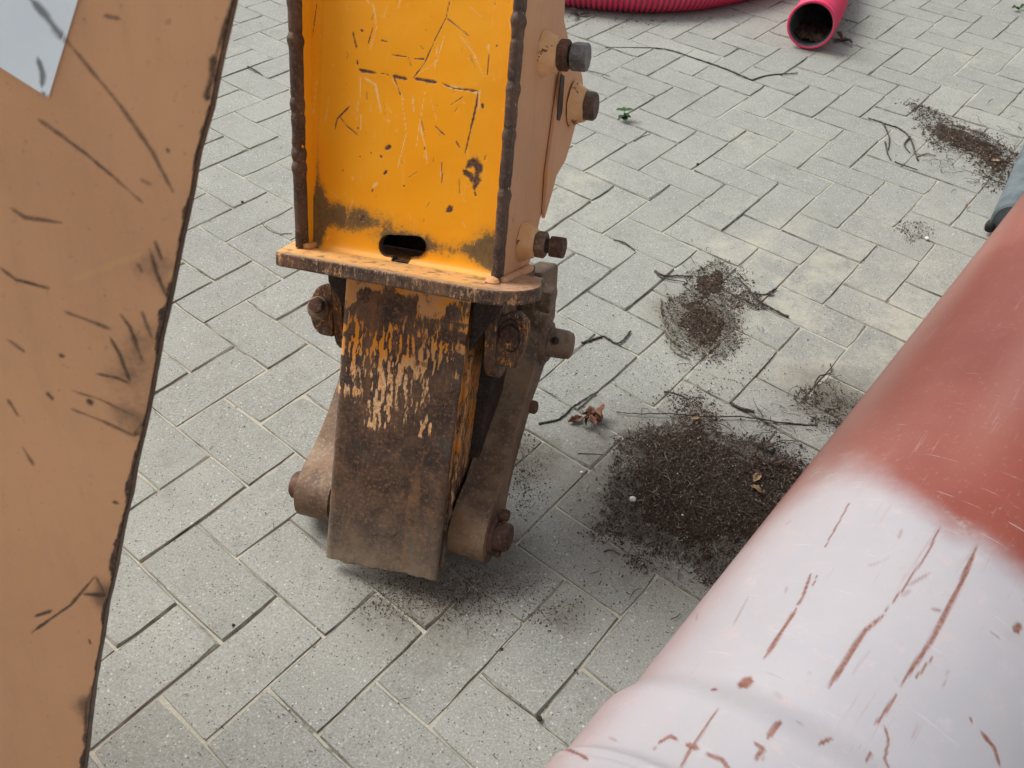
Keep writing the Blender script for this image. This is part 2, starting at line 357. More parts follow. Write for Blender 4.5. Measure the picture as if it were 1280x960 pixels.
M = {}
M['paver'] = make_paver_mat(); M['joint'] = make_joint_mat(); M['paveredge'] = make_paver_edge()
M['web'] = make_orange_web()
M['tan'] = make_faded_paint('weathered_tan_paint', (.62, .335, .175), (.52, .28, .145), .70, .45)
M['panel'] = make_faded_paint('dusty_tan_panel_paint', (.61, .315, .16), (.53, .265, .135), .78, .12, .6)
M['edge'] = make_rust('flame_cut_edge', (.055, .038, .03), (.12, .075, .052), (.21, .14, .10), .6, .2)
M['cast'] = make_rust('rusty_cast_steel', (.12, .08, .054), (.235, .16, .10), (.33, .235, .15), .58, .2, (.22, .125, .06))
M['pin'] = make_rust('reddish_rust', (.06, .034, .024), (.135, .07, .046), (.22, .125, .085), .72, .15)
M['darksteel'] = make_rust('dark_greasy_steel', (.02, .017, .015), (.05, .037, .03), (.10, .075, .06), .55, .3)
M['galv'] = make_rust('dull_zinc_steel', (.10, .105, .105), (.19, .20, .20), (.28, .28, .27), .5, .3, (.17, .085, .05))
M['foot'] = make_flaky('rusty_steel_with_orange_flakes', lo=.22, hi=.40, amount=.62, upw=.04, sx=150, sz=34)
M['footside'] = make_flaky('rusty_side_with_orange_streaks', paint=(.62, .24, .03), lo=-.2, hi=.3, amount=.9, sx=40, sz=9)
M['lug'] = make_flaky('chipped_orange_lug', lo=.1, hi=.4, amount=.25, sx=44, sz=30)
M['ledge'] = make_flaky('chipped_plate_edge', paint=(.40, .29, .19), lo=-.5, hi=.2, amount=.25, sx=38, sz=60)
def make_boss():
    n = NM('orange_tan_weld'); c = n.mix(n.step(n.noise(40, 4, .6), .4, .65), (.66, .35, .15), (.72, .43, .22))
    ch = n.step(n.noise(55, 4, .7, n.map(loc=(1, 2, 3))), .60, .64); c = n.mix(ch, c, (.16, .07, .03)); c = n.mix(n.step(n.noise(26, 3, .6), .55, .7, 0, .6), c, (.75, .30, .04))
    return n.out(c, .6, 0, n.bump(n.noise(120, 4, .6), .4, .002), .4)
M['boss'] = make_boss()
def make_plate_top():
    n = NM('painted_plate_top'); md = n.noise(30, 5, .7); c = n.mix(n.step(n.sep()[0], .20, .25), (.66, .36, .12), (.44, .25, .15))
    c = n.mix(n.step(md, .45, .7, 0, .6), c, (.62, .40, .20)); c = n.mix(n.step(n.noise(60, 5, .7, n.map(loc=(3, 3, 3))), .50, .66, 0, .8), c, (.13, .085, .05))
    c = n.mix(n.step(n.sep()[1], -.060, -.080, 0, .55), c, (.15, .11, .08))
    return n.out(c, .65, 0, n.bump(n.noise(200, 3, .7), .5, .0015), .35)
M['platetop'] = make_plate_top()
def make_soil():
    n = NM('dark_soil'); f = n.noise(230, 5, .75); a = n.noise(25, 4, .6); gi = n.t.nodes.new('ShaderNodeNewGeometry').outputs['Random Per Island']
    c = n.mix(n.step(f, .35, .7), (.042, .032, .025), (.14, .105, .08)); c = n.mix(n.step(a, .45, .7, 0, .6), c, (.075, .055, .042)); return n.out(c, .95, 0, n.bump(f, 1.0, .004), .15)
M['soil'] = make_soil()
def make_crumb(name, stops):
    n = NM(name); gi = n.t.nodes.new('ShaderNodeNewGeometry').outputs['Random Per Island']
    r = n.t.nodes.new('ShaderNodeValToRGB'); n.t.links.new(gi, r.inputs[0]); r.color_ramp.interpolation = 'CONSTANT'
    e = r.color_ramp.elements; e[0].position = 0; e[0].color = (*stops[0][1], 1); e[1].position = stops[1][0]; e[1].color = (*stops[1][1], 1)
    for p, c in stops[2:]: x = e.new(p); x.color = (*c, 1)
    return n.out(r.outputs[0], .92, 0, None, .2)
M['crumb'] = make_crumb('soil_crumbs', [(0, (.045, .033, .026)), (.35, (.085, .063, .049)), (.65, (.14, .105, .08)), (.88, (.23, .185, .145)), (.985, (.45, .42, .36))])
def make_bark(name, c0, c1):
    n = NM(name); f = n.noise(120, 4, .7); return n.out(n.mix(n.step(f, .35, .65), c0, c1), .85, 0, n.bump(f, .6, .001), .25)
M['twig'] = make_bark('dark_twig_bark', (.03, .025, .022), (.11, .09, .075)); M['twigpale'] = make_bark('pale_twig_bark', (.13, .11, .085), (.26, .22, .17))
M['leaf'] = make_bark('dry_brown_leaf', (.10, .045, .03), (.24, .12, .08)); M['leaftan'] = make_bark('dry_tan_leaf', (.25, .16, .09), (.42, .30, .19)); M['leafdark'] = make_bark('wet_dark_leaf', (.05, .03, .025), (.11, .07, .06))
M['green'] = make_bark('green_seedling', (.03, .075, .025), (.07, .15, .05)); M['stone'] = make_bark('white_stone', (.6, .6, .56), (.78, .77, .72))
M['clod'] = make_bark('dark_clod', (.02, .018, .016), (.06, .05, .045))

# ------------------------------------------------------------------ ground and paving
U = 0.105; CX, CY = 6.731965, -1.368987; ANG = -0.6600692
ca, sa = math.cos(ANG), math.sin(ANG)
def lat(i, j):
    x = (i - CX) * U; y = (j - CY) * U; return np.array([ca * x - sa * y, sa * x + ca * y, 0.0])
g = mesh_obj('ground', [(-150, -150, -.016), (150, -150, -.016), (150, 150, -.016), (-150, 150, -.016)], [(0, 1, 2, 3)], M['joint']); tag(g, kind='structure')
pav = empty('pavement'); tag(pav, kind='structure')
# joint sand laid between the stones, uneven
nx = 420; xs = np.linspace(-4.2, 4.2, nx); ys = np.linspace(-.6, 7.0, nx); X, Y = np.meshgrid(xs, ys, indexing='ij'); P2 = np.stack([X.ravel(), Y.ravel()], 1)
Z = np.minimum(-.0028, -.0078 + .0100 * vnoise(P2, 7, 3, 4)); o = grid_mesh('joint_sand', np.column_stack([P2, Z]), nx, nx, M['joint'], pav)
o['kind'] = 'stuff'
def paver_mesh(k):
    r = random.Random(k); bm = bmesh.new(); L, W, H = .2079, .1029, .06
    xs = [-.5, -.49, -.25, 0, .25, .49, .5]; ring = []
    def edge_pts(inset, z, jit):
        pts = []
        hx, hy = L / 2 - inset, W / 2 - inset
        for (sx, sy, ex, ey) in ((-1, -1, 1, -1), (1, -1, 1, 1), (1, 1, -1, 1), (-1, 1, -1, -1)):
            nseg = 5 if sx != ex else 3
            for q in range(nseg):
                t = q / nseg; x = (sx + (ex - sx) * t) * hx; y = (sy + (ey - sy) * t) * hy
                if q == 0: kc = r.choice([1, 1, 1.6, 3.2]) if z > -.01 else 1; x *= 1 - .008 * kc; y *= 1 - .015 * kc
                pts.append((x + r.uniform(-jit, jit), y + r.uniform(-jit, jit), z + (r.uniform(-jit, jit) * .5 if z == 0 else 0)))
        return pts
    a = edge_pts(0, -H, 0); b = edge_pts(0, -.003, .0009); c = edge_pts(.0020, 0, .0011)
    n = len(a); vs = a + b + c; fs = []
    for i in range(n):
        j = (i + 1) % n; fs += [(i, j, n + j, n + i), (n + i, n + j, 2 * n + j, 2 * n + i)]
    fs.append(tuple(range(2 * n, 3 * n))); return vs, fs
NP = 14; pm = []
for k in range(NP):
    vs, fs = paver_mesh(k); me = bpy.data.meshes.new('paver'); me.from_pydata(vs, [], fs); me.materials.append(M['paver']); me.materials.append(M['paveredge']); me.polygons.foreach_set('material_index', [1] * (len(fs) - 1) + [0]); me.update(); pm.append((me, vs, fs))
bricks = []
for i in range(-60, 60):
    for j in range(-40, 80):
        if (i - j - 1) % 4 == 0: c = lat(i + 1, j + .5); a = ANG
        elif (i - j) % 4 == 0: c = lat(i + .5, j + 1); a = ANG + math.pi / 2
        else: continue
        if -4.0 < c[0] < 4.0 and -.45 < c[1] < 6.8: bricks.append((c, a))
vis = []
for k, (c, a) in enumerate(bricks):
    uv, dz = project(c)
    inside = dz > .1 and -60 < uv[0] < 1340 and -40 < uv[1] < 1020
    hid = inside and ((uv[0] < 290 - uv[1] * .19 - 45) or (uv[0] - 1280) * .79 + (uv[1] - 240) * .62 > 75)
    vis.append((0 if inside and not hid else 1, float(np.linalg.norm(c - CAM)), k))
vis.sort(); indiv = set(k for s_, d_, k in vis[:296] if s_ == 0)
allv = []; allf = []; allm = []
for k, (c, a) in enumerate(bricks):
    r = random.Random(k * 7 + 1); me, vs, fs = pm[r.randrange(NP)]
    z = r.uniform(-.0016, .0012); a2 = a + r.uniform(-.006, .006) + (math.pi if r.random() < .5 else 0); tx, ty = r.uniform(-.007, .007), r.uniform(-.007, .007)
    mt = Matrix.Translation((c[0] + r.uniform(-.0008, .0008), c[1] + r.uniform(-.0008, .0008), z)) @ Matrix.Rotation(a2, 4, 'Z') @ Matrix.Rotation(tx, 4, 'X') @ Matrix.Rotation(ty * .6, 4, 'Y')
    if k in indiv:
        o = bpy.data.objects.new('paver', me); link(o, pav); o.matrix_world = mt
    else:
        b0 = len(allv); allv += [mt @ Vector(v) for v in vs]; allf += [tuple(q + b0 for q in f) for f in fs]; allm += [1] * (len(fs) - 1) + [0]
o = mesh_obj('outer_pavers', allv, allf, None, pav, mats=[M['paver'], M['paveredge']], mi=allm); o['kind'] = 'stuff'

# ------------------------------------------------------------------ the machine arm
arm = empty('machine_arm'); mw = np.eye(4); mw[:3, :3] = AR * AS; mw[:3, 3] = AT; arm.matrix_world = Matrix(mw.tolist())
tag(arm, 'upright orange steel machine arm with chipped edges, bolts and a rusty linked foot', 'machine arm')
YF = -.031; ZT = 1.7; XL, XR = -.075, .2337
# web: recessed sheet with a keyhole slot at the bottom
x0, x1 = -.0745, .2225; z0, z1 = .488, .92; nxg, nzg = 235, 340
xs = np.linspace(0, 1, nxg); zs = np.linspace(z0, z1, nzg)
Xi, Zi = np.meshgrid(xs, zs, indexing='ij'); Zi = Zi.ravel(); Xi = Xi.ravel()
xl = XL + .010 - (Zi - .49) * .055; xr = XR - .010 - (Zi - .49) * .012
Xw = xl + (xr - xl) * Xi
hc = (.0765, .5115)
def hole_sdf(x, z):
    a = np.clip(x, hc[0] - .021, hc[0] + .021); d1 = np.hypot(x - a, z - hc[1] - (x - hc[0]) * .10) - .0150
    d2 = np.maximum(np.abs(x - .0775) - .0125, np.maximum(z - hc[1], .47 - z)); k = .006
    h = np.clip(.5 + .5 * (d2 - d1) / k, 0, 1); return d2 * (1 - h) + d1 * h - k * h * (1 - h)
sd_ = hole_sdf(Xw, Zi); e = 1e-4
for _ in range(3):
    s1 = hole_sdf(Xw, Zi); gx = (hole_sdf(Xw + e, Zi) - s1) / e; gz = (hole_sdf(Xw, Zi + e) - s1) / e
    mm = (s1 < 0) & (s1 > -.0017); Xw = np.where(mm, Xw - gx * s1, Xw); Zi = np.where(mm, Zi - gz * s1, Zi)
inn = sd_ < -1e-9
Yw = .0025 * vnoise(np.column_stack([Xw, Zi]), 14, 9, 2) + .001
Yw += .010 * np.exp(-np.clip(Zi - .4885, 0, 1) / .006) * -1        # fillet weld along the bottom
keepd = ~(hole_sdf(Xw, Zi) < -2e-4)
web = grid_mesh('web_plate', np.column_stack([Xw, Yw, Zi]), nxg, nzg, M['web'], arm, keep=lambda f: keepd[f].all(1))
bm = bmesh.new(); bm.from_mesh(web.data); bmesh.ops.delete(bm, geom=[v for v in bm.verts if not v.link_faces], context='VERTS'); bmesh.ops.recalc_face_normals(bm, faces=bm.faces)
if sum(f.normal.y for f in bm.faces) > 0: bmesh.ops.reverse_faces(bm, faces=bm.faces)
bm.to_mesh(web.data); bm.free()
hp_ = []
for k in range(120):
    th_ = 2 * math.pi * k / 120; rr_ = .002
    while rr_ < .06 and hole_sdf(.0775 + rr_ * math.cos(th_), .507 + rr_ * math.sin(th_)) < 0: rr_ += .0002
    hp_.append((.0775 + rr_ * math.cos(th_), max(.4895, .507 + rr_ * math.sin(th_))))
HV = []
for x_, z_ in hp_:
    yb = -.010 * math.exp(-max(z_ - .4885, 0) / .006)
    for (yy, gr2) in ((.0035 + yb, .0), (.0008 + yb, -.0002), (.006, .0006), (.014, .0008)):
        HV.append((.0775 + (x_ - .0775) * (1 - gr2 * 20), yy, z_))
grid_mesh('hole_rim', np.array(HV), 120, 4, M['edge'], arm, closed_u=True)
co = np.zeros(len(web.data.vertices) * 3); web.data.vertices.foreach_get('co', co); co = co.reshape(-1, 3); WP = co[:, [0, 2]]
def wp(pts): return [tuple(arm_at(320 + u / 2.6667, v / 2.6667, 1, 0.0)[[0, 2]]) for u, v in pts]
PXM = 1.12 / F / 2.6667
chip = np.zeros(len(WP)); prim = np.zeros(len(WP))
dark = [([(645, 0), (632, 60), (600, 120), (560, 210), (520, 262)], 5, .6), ([(340, 232), (400, 245)], 9, .6), ([(415, 244), (440, 250)], 6, .6), ([(455, 253), (500, 264)], 9, .7), ([(525, 262), (600, 275)], 10, .6), ([(618, 278), (660, 295), (735, 303)], 7, .9),
 ([(740, 303), (733, 350), (715, 430), (695, 515)], 6, .7), ([(634, 60), (665, 85), (710, 122)], 4, .9), ([(308, 355), (268, 395), (260, 432)], 5, .8), ([(275, 388), (300, 420), (337, 452)], 6, .6), ([(320, 105), (333, 160)], 8, .8), ([(348, 100), (354, 104)], 8, .4),
 ([(388, 92), (370, 150)], 4, 1), ([(450, 182), (500, 190)], 5, .9), ([(525, 195), (560, 197)], 5, .7), ([(415, 134), (438, 140)], 5, .6), ([(595, 420), (628, 452)], 5, .7), ([(690, 322), (648, 350)], 3, .6), ([(545, 150), (555, 165)], 4, .4),
 ([(428, 497), (448, 488)], 13, .6), ([(412, 520), (418, 524)], 8, .6), ([(424, 582), (434, 570)], 9, .6), ([(636, 705), (652, 692)], 20, .4), ([(336, 425), (338, 428)], 11, .3), ([(380, 508), (382, 510)], 7, .3), ([(345, 738), (358, 722)], 12, .9), ([(343, 520), (344, 524)], 5, .4),
 ([(700, 560), (722, 535), (740, 560), (730, 620)], 26, .7), ([(690, 570), (715, 590), (728, 632)], 18, .8), ([(728, 640), (732, 655)], 5, .7), ([(665, 470), (680, 495)], 4, .9), ([(752, 345), (755, 362)], 7, .5), ([(335, 200), (337, 215)], 5, .5), ([(800, 152), (804, 154)], 7, .3), ([(618, 540), (618, 612)], 3, 1),
 ([(455, 250), (480, 320)], 3.5, 1), ([(505, 190), (515, 220)], 3, 1), ([(560, 490), (562, 500)], 4, .4), ([(388, 632), (382, 640)], 5, .6), ([(200, 10), (186, 120)], 4, 1.1), ([(163, 10), (160, 60)], 5, 1), ([(285, 565), (288, 570)], 6, .4), ([(770, 250), (776, 180)], 3, 1), ([(490, 618), (493, 622)], 6, .4)]
for k, (pts, wd, br) in enumerate(dark): chip = np.maximum(chip, stroke(WP, wp(pts), wd * PXM * (.8 if wd < 7 else 1), k, min(br * 1.25, 1.2)))
lite = [([(360, 260), (395, 282), (405, 330), (415, 378)], 9, 1), ([(345, 240), (346, 430)], 2.5, 1), ([(480, 300), (500, 450)], 3, 1), ([(562, 300), (545, 400), (530, 500)], 3.5, 1), ([(545, 420), (560, 480), (570, 545)], 5, 1.1), ([(602, 150), (590, 260)], 3, 1), ([(388, 10), (400, 90), (378, 165)], 4, 1.1),
 ([(385, 625), (402, 608)], 10, .9), ([(680, 120), (742, 205)], 4, 1), ([(613, 590), (618, 540)], 5, 1), ([(622, 285), (700, 300), (745, 312)], 12, 1.1), ([(745, 300), (740, 380)], 4, 1.1), ([(520, 320), (524, 380)], 3, 1), ([(625, 120), (600, 205), (530, 250)], 3.5, 1.1), ([(340, 330), (330, 420)], 2.5, 1), ([(500, 440), (470, 560)], 3, 1),
 ([(200, 260), (188, 380)], 3, 1), ([(432, 400), (446, 406)], 8, .8), ([(772, 170), (774, 145)], 4, 1), ([(355, 740), (340, 715)], 5, 1), ([(580, 330), (600, 400)], 2.5, 1), ([(450, 260), (490, 335)], 3.5, 1.1), ([(700, 130), (760, 260)], 2, 1), ([(250, 640), (270, 660)], 3, .8)]
for k, (pts, wd, br) in enumerate(lite): prim = np.maximum(prim, stroke(WP, wp(pts), wd * PXM * .62, k + 60, br) * .85)
r4 = np.random.default_rng(8)
for k in range(80):
    u, v = r4.uniform(200, 850), r4.uniform(-40, 820); a = r4.normal(1.5, .5); L_ = r4.exponential(16) + 3; q = stroke(WP, wp([(u, v), (u + L_ * math.cos(a), v + L_ * math.sin(a))]), r4.uniform(2.2, 4.2) * PXM, k + 1200, .9, .6, True, 1.0) * r4.uniform(.3, .9)
    if r4.random() < .4: chip = np.maximum(chip, q)
    else: prim = np.maximum(prim, q * .7)
halo = np.zeros(len(WP))
for k, (pts, wd, br) in enumerate(dark): halo = np.maximum(halo, stroke(WP, wp(pts), max(wd, 5) * PXM * 2.5, k + 1500, .9, 1.8, True, .8))
set_attr(web, 'chip', chip); set_attr(web, 'primer', prim * (1 - chip))
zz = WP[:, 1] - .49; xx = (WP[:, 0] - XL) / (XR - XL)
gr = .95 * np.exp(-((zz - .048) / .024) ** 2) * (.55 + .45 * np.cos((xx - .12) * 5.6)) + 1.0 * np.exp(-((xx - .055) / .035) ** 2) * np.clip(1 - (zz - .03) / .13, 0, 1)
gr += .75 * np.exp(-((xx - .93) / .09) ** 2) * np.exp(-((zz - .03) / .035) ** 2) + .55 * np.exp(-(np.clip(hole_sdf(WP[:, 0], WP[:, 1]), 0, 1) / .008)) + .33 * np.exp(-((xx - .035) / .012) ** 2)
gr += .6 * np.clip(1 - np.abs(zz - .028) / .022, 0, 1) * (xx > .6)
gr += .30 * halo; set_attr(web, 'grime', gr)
# the same sheet goes on up out of the picture
prism('upper_web_plate', [(XL + .010 - .43 * .055, .92), (XR - .010 - .43 * .012, .92), (XR - .012, ZT), (XL - .02, ZT)], 1, .002, .011, M['web'], arm, 0)

# side plates, with a raw flame-cut front edge
def jag_edge(name, xa, xb, zlo, zhi, dxdz, knobs, seed, lean=0.0):
    nz = int((zhi - zlo) / .0013); zs = np.linspace(zlo, zhi, nz); cs = 9; V = []
    r = np.random.default_rng(seed); n1 = .5 + .45 * (vnoise(np.column_stack([zs, zs * 0]), 38, seed, 4) - .5); n2 = .5 + .35 * (vnoise(np.column_stack([zs, zs * 0 + 4]), 60, seed + 3, 4) - .5)
    for q, z in enumerate(zs):
        kb = sum(a * math.exp(-((z - zc) / wz) ** 2) for zc, wz, a in knobs); nt_ = sum(.9 * math.exp(-((z - zc - 1.6 * wz) / (wz * .45)) ** 2) for zc, wz, a in knobs)
        a = xa + dxdz * (z - zlo) - (n1[q] - .45) * .004 - kb * .0012 + nt_ * .0006; b = xb + dxdz * (z - zlo) + (n2[q] - .5) * .0055 + kb * .0018 - nt_ * .0010; d = YF + lean * (z - zlo) - .002 - kb * .0016 + (n2[q] - .5) * .0022 + nt_ * .0010
        for c in range(cs):
            t = c / (cs - 1); y = d + .007 * (2 * abs(t - .5)) ** 4; V.append((a + (b - a) * t, y if 0 < c < cs - 1 else YF + lean * (z - zlo) + .018, z))
    V = np.array(V); o = grid_mesh(name, V, nz, cs, M['edge'], arm); return o
def side_profile(outer):
    """(y, z) outline of the side plates with the lug that carries the upper pin"""
    return [(YF + .010, .4905), (.112, .4905), (.130, .517), (.148, .557), (.176, .590), (.194, .618), (.238, .638), (.262, .662), (.279, .690), (.312, .722), (.315, .745), (.29, .775), (.21, .812), (.165, .84), (.15, .90), (.14, 1.0), (.14, ZT), (-.050, ZT), (-.042, 1.0), (-.0325, .838)]
def dense_prism(name, prof, xa, xb, mat, dx):
    o = prism(name, prof, 0, xa, xb, mat, arm, 0)
    bm = bmesh.new(); bm.from_mesh(o.data)
    for v in bm.verts: v.co.x += dx * (v.co.z - .49)
    bm.to_mesh(o.data); bm.free(); bevel(o, .0012, 2); return o
sp = dense_prism('side_plate', side_profile(1), XR - .0105, XR, M['tan'], -.012)
sp2 = dense_prism('side_plate', side_profile(0), XL, XL + .0100, M['web'], -.055)
kn = lambda zs_: [(z, .006, a) for z, a in zs_]
def zpx(v, x): return arm_at(x, v, 1, YF)[2]
jag_edge('cut_edge', XR - .0120, XR + .0012, .4905, .92, -.012, kn([(zpx(27, 650), 1.3), (zpx(112, 640), .8), (zpx(170, 633), .7), (zpx(245, 626), .9), (zpx(60, 645), .3)]), 3, -.03)
jag_edge('cut_edge', XL - .0012, XL + .0112, .4905, .92, -.055, kn([(zpx(50, 366), 1.4), (zpx(130, 367), .8), (zpx(192, 368), .9), (zpx(210, 369), 1.1), (zpx(4, 366), .6), (zpx(150, 368), .4)]), 8, -.03)
# weld bead in the corner between web and right plate
# thicker lug plate welded on the right side plate, carrying the upper pin
lug_prof = [(.150, .560), (.176, .594), (.194, .622), (.236, .642), (.258, .666), (.276, .694), (.308, .724), (.311, .744), (.287, .772), (.21, .808), (.168, .80), (.150, .72), (.139, .63)]
lp = prism('lug_plate', lug_prof, 0, XR + .0008, XR + .007, M['tan'], arm, .0015)
for v in lp.data.vertices: v.co.x -= .012 * (v.co.z - .49)
# slot drawn as a dark strip on the lug, its shade put into the colour
sl = [(arm_at(u, v, 0, XR + .006)[1], arm_at(u, v, 0, XR + .006)[2]) for u, v in ((702, 92), (706, 95), (703, 140), (700, 151), (697, 150), (698, 130))]
prism('slot', sl, 0, XR + .0045, XR + .0062, M['darksteel'], arm, .0006)
prism('rear_plate', [(XL + .012, .4905), (XR - .0115, .4905), (XR - .025, ZT), (XL - .055, ZT)], 1, .100, .110, M['darksteel'], arm, 0)
# bolts through cone shaped bosses on the right plate
def at_side(u, v, x): p = arm_at(u, v, 0, x); return p
def boss_bolt(bu, bv, rb, nut, head, name='bolt', turn=0.0):
    c = at_side(bu, bv, XR); c[0] = XR - .012 * (c[2] - .49)
    lathe('boss', [(0, rb), (.004, rb * .97), (.012, rb * .80), (.020, rb * .72), (.0215, rb * .66)], c, (1, 0, 0), M['boss'], arm, 44, .0012, 50)
    e = empty('bolt_assembly') if False else None
    sh = lathe(name, [(.018, .0105), (.060, .0105)], c, (1, 0, 0), M['darksteel'], arm, 24)
    if nut: hexhead('nut', Vector(c) + Vector((nut[0], 0, 0)), (1, 0, 0), nut[1], nut[2], nut[3], sh, turn)
    if head: hexhead('bolt_head', Vector(c) + Vector((head[0], 0, 0)), (1, 0, 0), head[1], head[2], head[3], sh, turn + .3)
    return c
boss_bolt(683, 67, .031, (.0215, .0205, .015, M['pin']), (.0400, .0195, .022, M['galv']), turn=.2)
boss_bolt(653, 302, .029, (.0215, .0190, .015, M['cast']), (.0430, .0165, .020, M['pin']), turn=.5)
c = at_side(716, 130, XR + .006)
lathe('pin_boss', [(0, .034), (.004, .033), (.014, .027), (.020, .0255), (.021, .023)], c, (1, 0, 0), M['boss'], arm, 44, .002, 50)
lathe('pin', [(.018, .0215), (.034, .0215), (.0375, .0185)], c, (1, 0, 0), M['edge'], arm, 36, .0006)

# base plate with a rounded right end
bp = [(-.084, -.066), (-.080, -.074), (-.070, -.0775), (.215, -.086)]
for k in range(0, 13):
    th = -math.pi / 2 + math.pi * k / 12; bp.append((.225 + .062 * math.cos(th), -.010 + .076 * math.sin(th) + .0))
bp += [(.235, .150), (-.06, .150), (-.112, .03)]
n = len(bp); o = prism('base_plate', bp, 2, .4690, .4890, M['ledge'], arm, 0); o.data.materials.append(M['platetop'])
for p_ in o.data.polygons:
    if p_.normal.z > .9: p_.material_index = 1
bevel(o, .0032, 3)
tw = o
bead = [(XR + .004, YF + .005 + .135 * k / 40, .4905) for k in range(41)]
tube('weld_bead', bead, [.0058 + .0004 * math.sin(k * .9) for k in range(41)], M['tan'], arm, 12, .03)
bead = [(XL + .013, YF + .004 + .03 * k / 12, .4915) for k in range(13)]
tube('weld_bead', bead, [.0055] * 13, M['platetop'], arm, 10, .08)
lathe('weld_blob', [(-.007, .002), (-.005, .008), (0, .0105), (.005, .008), (.008, .002)], (XR - .006, YF - .008, .4905), (0, 0, 1), M['boss'], arm, 16, .002)

# foot: box section hanging under the base plate
FW = .178
def taper(x, z): return x + (-.008 + .013 * z / .45 if x < .09 else (-.006 + .013 * z / .45)) 
nxg, nzg = 110, 260
Xi, Zi = np.meshgrid(np.linspace(0, 1, nxg), np.linspace(0, 1, nzg), indexing='ij'); Xi = Xi.ravel(); Zi = Zi.ravel()
xlo, xhi = -.008 + .013 * Zi, .171 + .013 * Zi; Xf = xlo + (xhi - xlo) * Xi
zb = -.008 + .013 * Xi + .0025 * (vnoise(np.column_stack([Xi * 3, Xi * 0]), 4, 2, 3) - .5) * 2; Zf = zb + (.469 - zb) * Zi
Yf = .0012 * vnoise(np.column_stack([Xf, Zf]), 60, 4, 3) + .0025 * vnoise(np.column_stack([Xf, Zf]), 9, 6, 2)
er = np.minimum(Xi, 1 - Xi) * .178; Yf += .0012 * np.exp(-er / .0010)
ft = grid_mesh('foot_plate', np.column_stack([Xf, Yf, Zf]), nxg, nzg, M['foot'], arm)
so = ft.modifiers.new('thick', 'SOLIDIFY'); so.thickness = .014; so.offset = 1
FP = np.column_stack([Xf, Zf])
n_a = vnoise(FP, 30, 33, 3); n_b = vnoise(FP * np.array([4.6, .9]), 70, 41, 3); n_c = vnoise(FP * np.array([1.5, .8]), 22, 47, 3)
pt = 1.25 * np.clip((Zf - .408 - .05 * (vnoise(FP, 22, 31, 2) - .5)) / .02, 0, 1) * np.clip(n_a * 2.6 - .75, 0, 1) - .75 * np.exp(-((Xi - .22) / .07) ** 2 - ((Zf - .40) / .03) ** 2)
band = np.exp(-((Zf - .298) / .068) ** 4) * np.clip(1.25 - np.abs(Xi - .48) * 1.9, 0, 1)
pt += 1.35 * band * np.clip((n_b - .50) * 9, 0, 1) * np.clip(n_c * 3 - .6, 0, 1) + .42 * band + .9 * np.exp(-((Zf - .375) / .035) ** 2) * np.clip((n_b - .46) * 8, 0, 1)
pt -= .3 * (Xi > .84) * (Zf < .42) + .04
set_attr(ft, 'paint', pt)
# sides of the foot, deeper towards the top
prof = [(.014, -.004), (.040, .012), (.060, .060), (.105, .154), (.150, .259), (.160, .469), (.014, .469)]
for nm, xa, xb in (('foot_side', .157, .1695), ('foot_side', -.0065, .006)):
    o = prism(nm, prof, 0, xa, xb, M['footside'], arm, .002)
    for v in o.data.vertices: v.co.x += .013 * v.co.z / .45
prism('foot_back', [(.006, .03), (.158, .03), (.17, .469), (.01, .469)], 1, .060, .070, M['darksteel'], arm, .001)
# raised weld strip running down the right side of the foot
st = [(.1715 + .013 * z / .45, .022 + .012 * math.sin(z * 9) * .2 + z * .03, z) for z in np.linspace(.01, .36, 60)]
tube('weld_bead', st, [.0050 + .0012 * math.sin(k * 1.3) for k in range(60)], M['footside'], arm, 8, .12)
# gussets
prism('gusset', [(.1865, .4685), (.236, .4685), (.232, .452), (.205, .405), (.1865, .372)], 1, .010, .022, M['darksteel'], arm, .0015)
prism('gusset', [(-.048, .4685), (.003, .4685), (.001, .385), (-.012, .398), (-.044, .438)], 1, .012, .024, M['darksteel'], arm, .0015)
# dark block added in the gap between foot and links, in place of shade
prism('gap_filler', [(.03, .08), (.185, .09), (.20, .30), (.22, .468), (-.03, .468)], 1, .10, .17, M['darksteel'], arm, .002)
# lower pin and the two cast links
PL = (.062, .068); PU = (.250, .345)
def cast_link(xa, xb, side):
    d = np.array(PU) - np.array(PL); L = np.linalg.norm(d); d /= L; nrm = np.array([-d[1], d[0]])
    prof = []; r1, r2 = .047, .044
    def pt(a, b): q = np.array(PL) + d * a + nrm * b; return (q[0], q[1])
    N = 18
    for k in range(N + 1):
        th = math.pi / 2 + math.pi * k / N; prof.append(pt(r1 * math.cos(th), r1 * math.sin(th)))
    prof += [pt(.03, -.043), pt(.07, -.031), (pt(.12, -.027)), pt(L - .09, -.027), pt(L - .05, -.033)]
    for k in range(N + 1):
        th = -math.pi / 2 + math.pi * k / N; prof.append(pt(L + r2 * math.cos(th), r2 * math.sin(th)))
    prof += [pt(L - .05, .033), pt(L - .09, .027), pt(.12, .027), pt(.07, .031), pt(.03, .043)]
    o = prism('link', prof, 0, xa, xb, M['cast'], arm, 0)
    bm = bmesh.new(); bm.from_mesh(o.data)
    bmesh.ops.triangulate(bm, faces=[f for f in bm.faces if len(f.verts) > 4]); bmesh.ops.subdivide_edges(bm, edges=bm.edges, cuts=2, use_grid_fill=True)
    xm = (xa + xb) / 2
    for v in bm.verts:                       # the shank is a little narrower than the two eyes
        q = np.array([v.co.y, v.co.z]) - np.array(PL); a = q @ d; k = 1 - .07 * math.exp(-((a - L * .5) / (L * .27)) ** 4)
        v.co.x = xm + (v.co.x - xm) * k + mnoise.noise(v.co * 40) * .0008
        v.co += mnoise.noise_vector(v.co * 30) * .0007
    bm.to_mesh(o.data); bm.free(); bevel(o, .004, 3, 45); smooth_ang(o, 50); return o
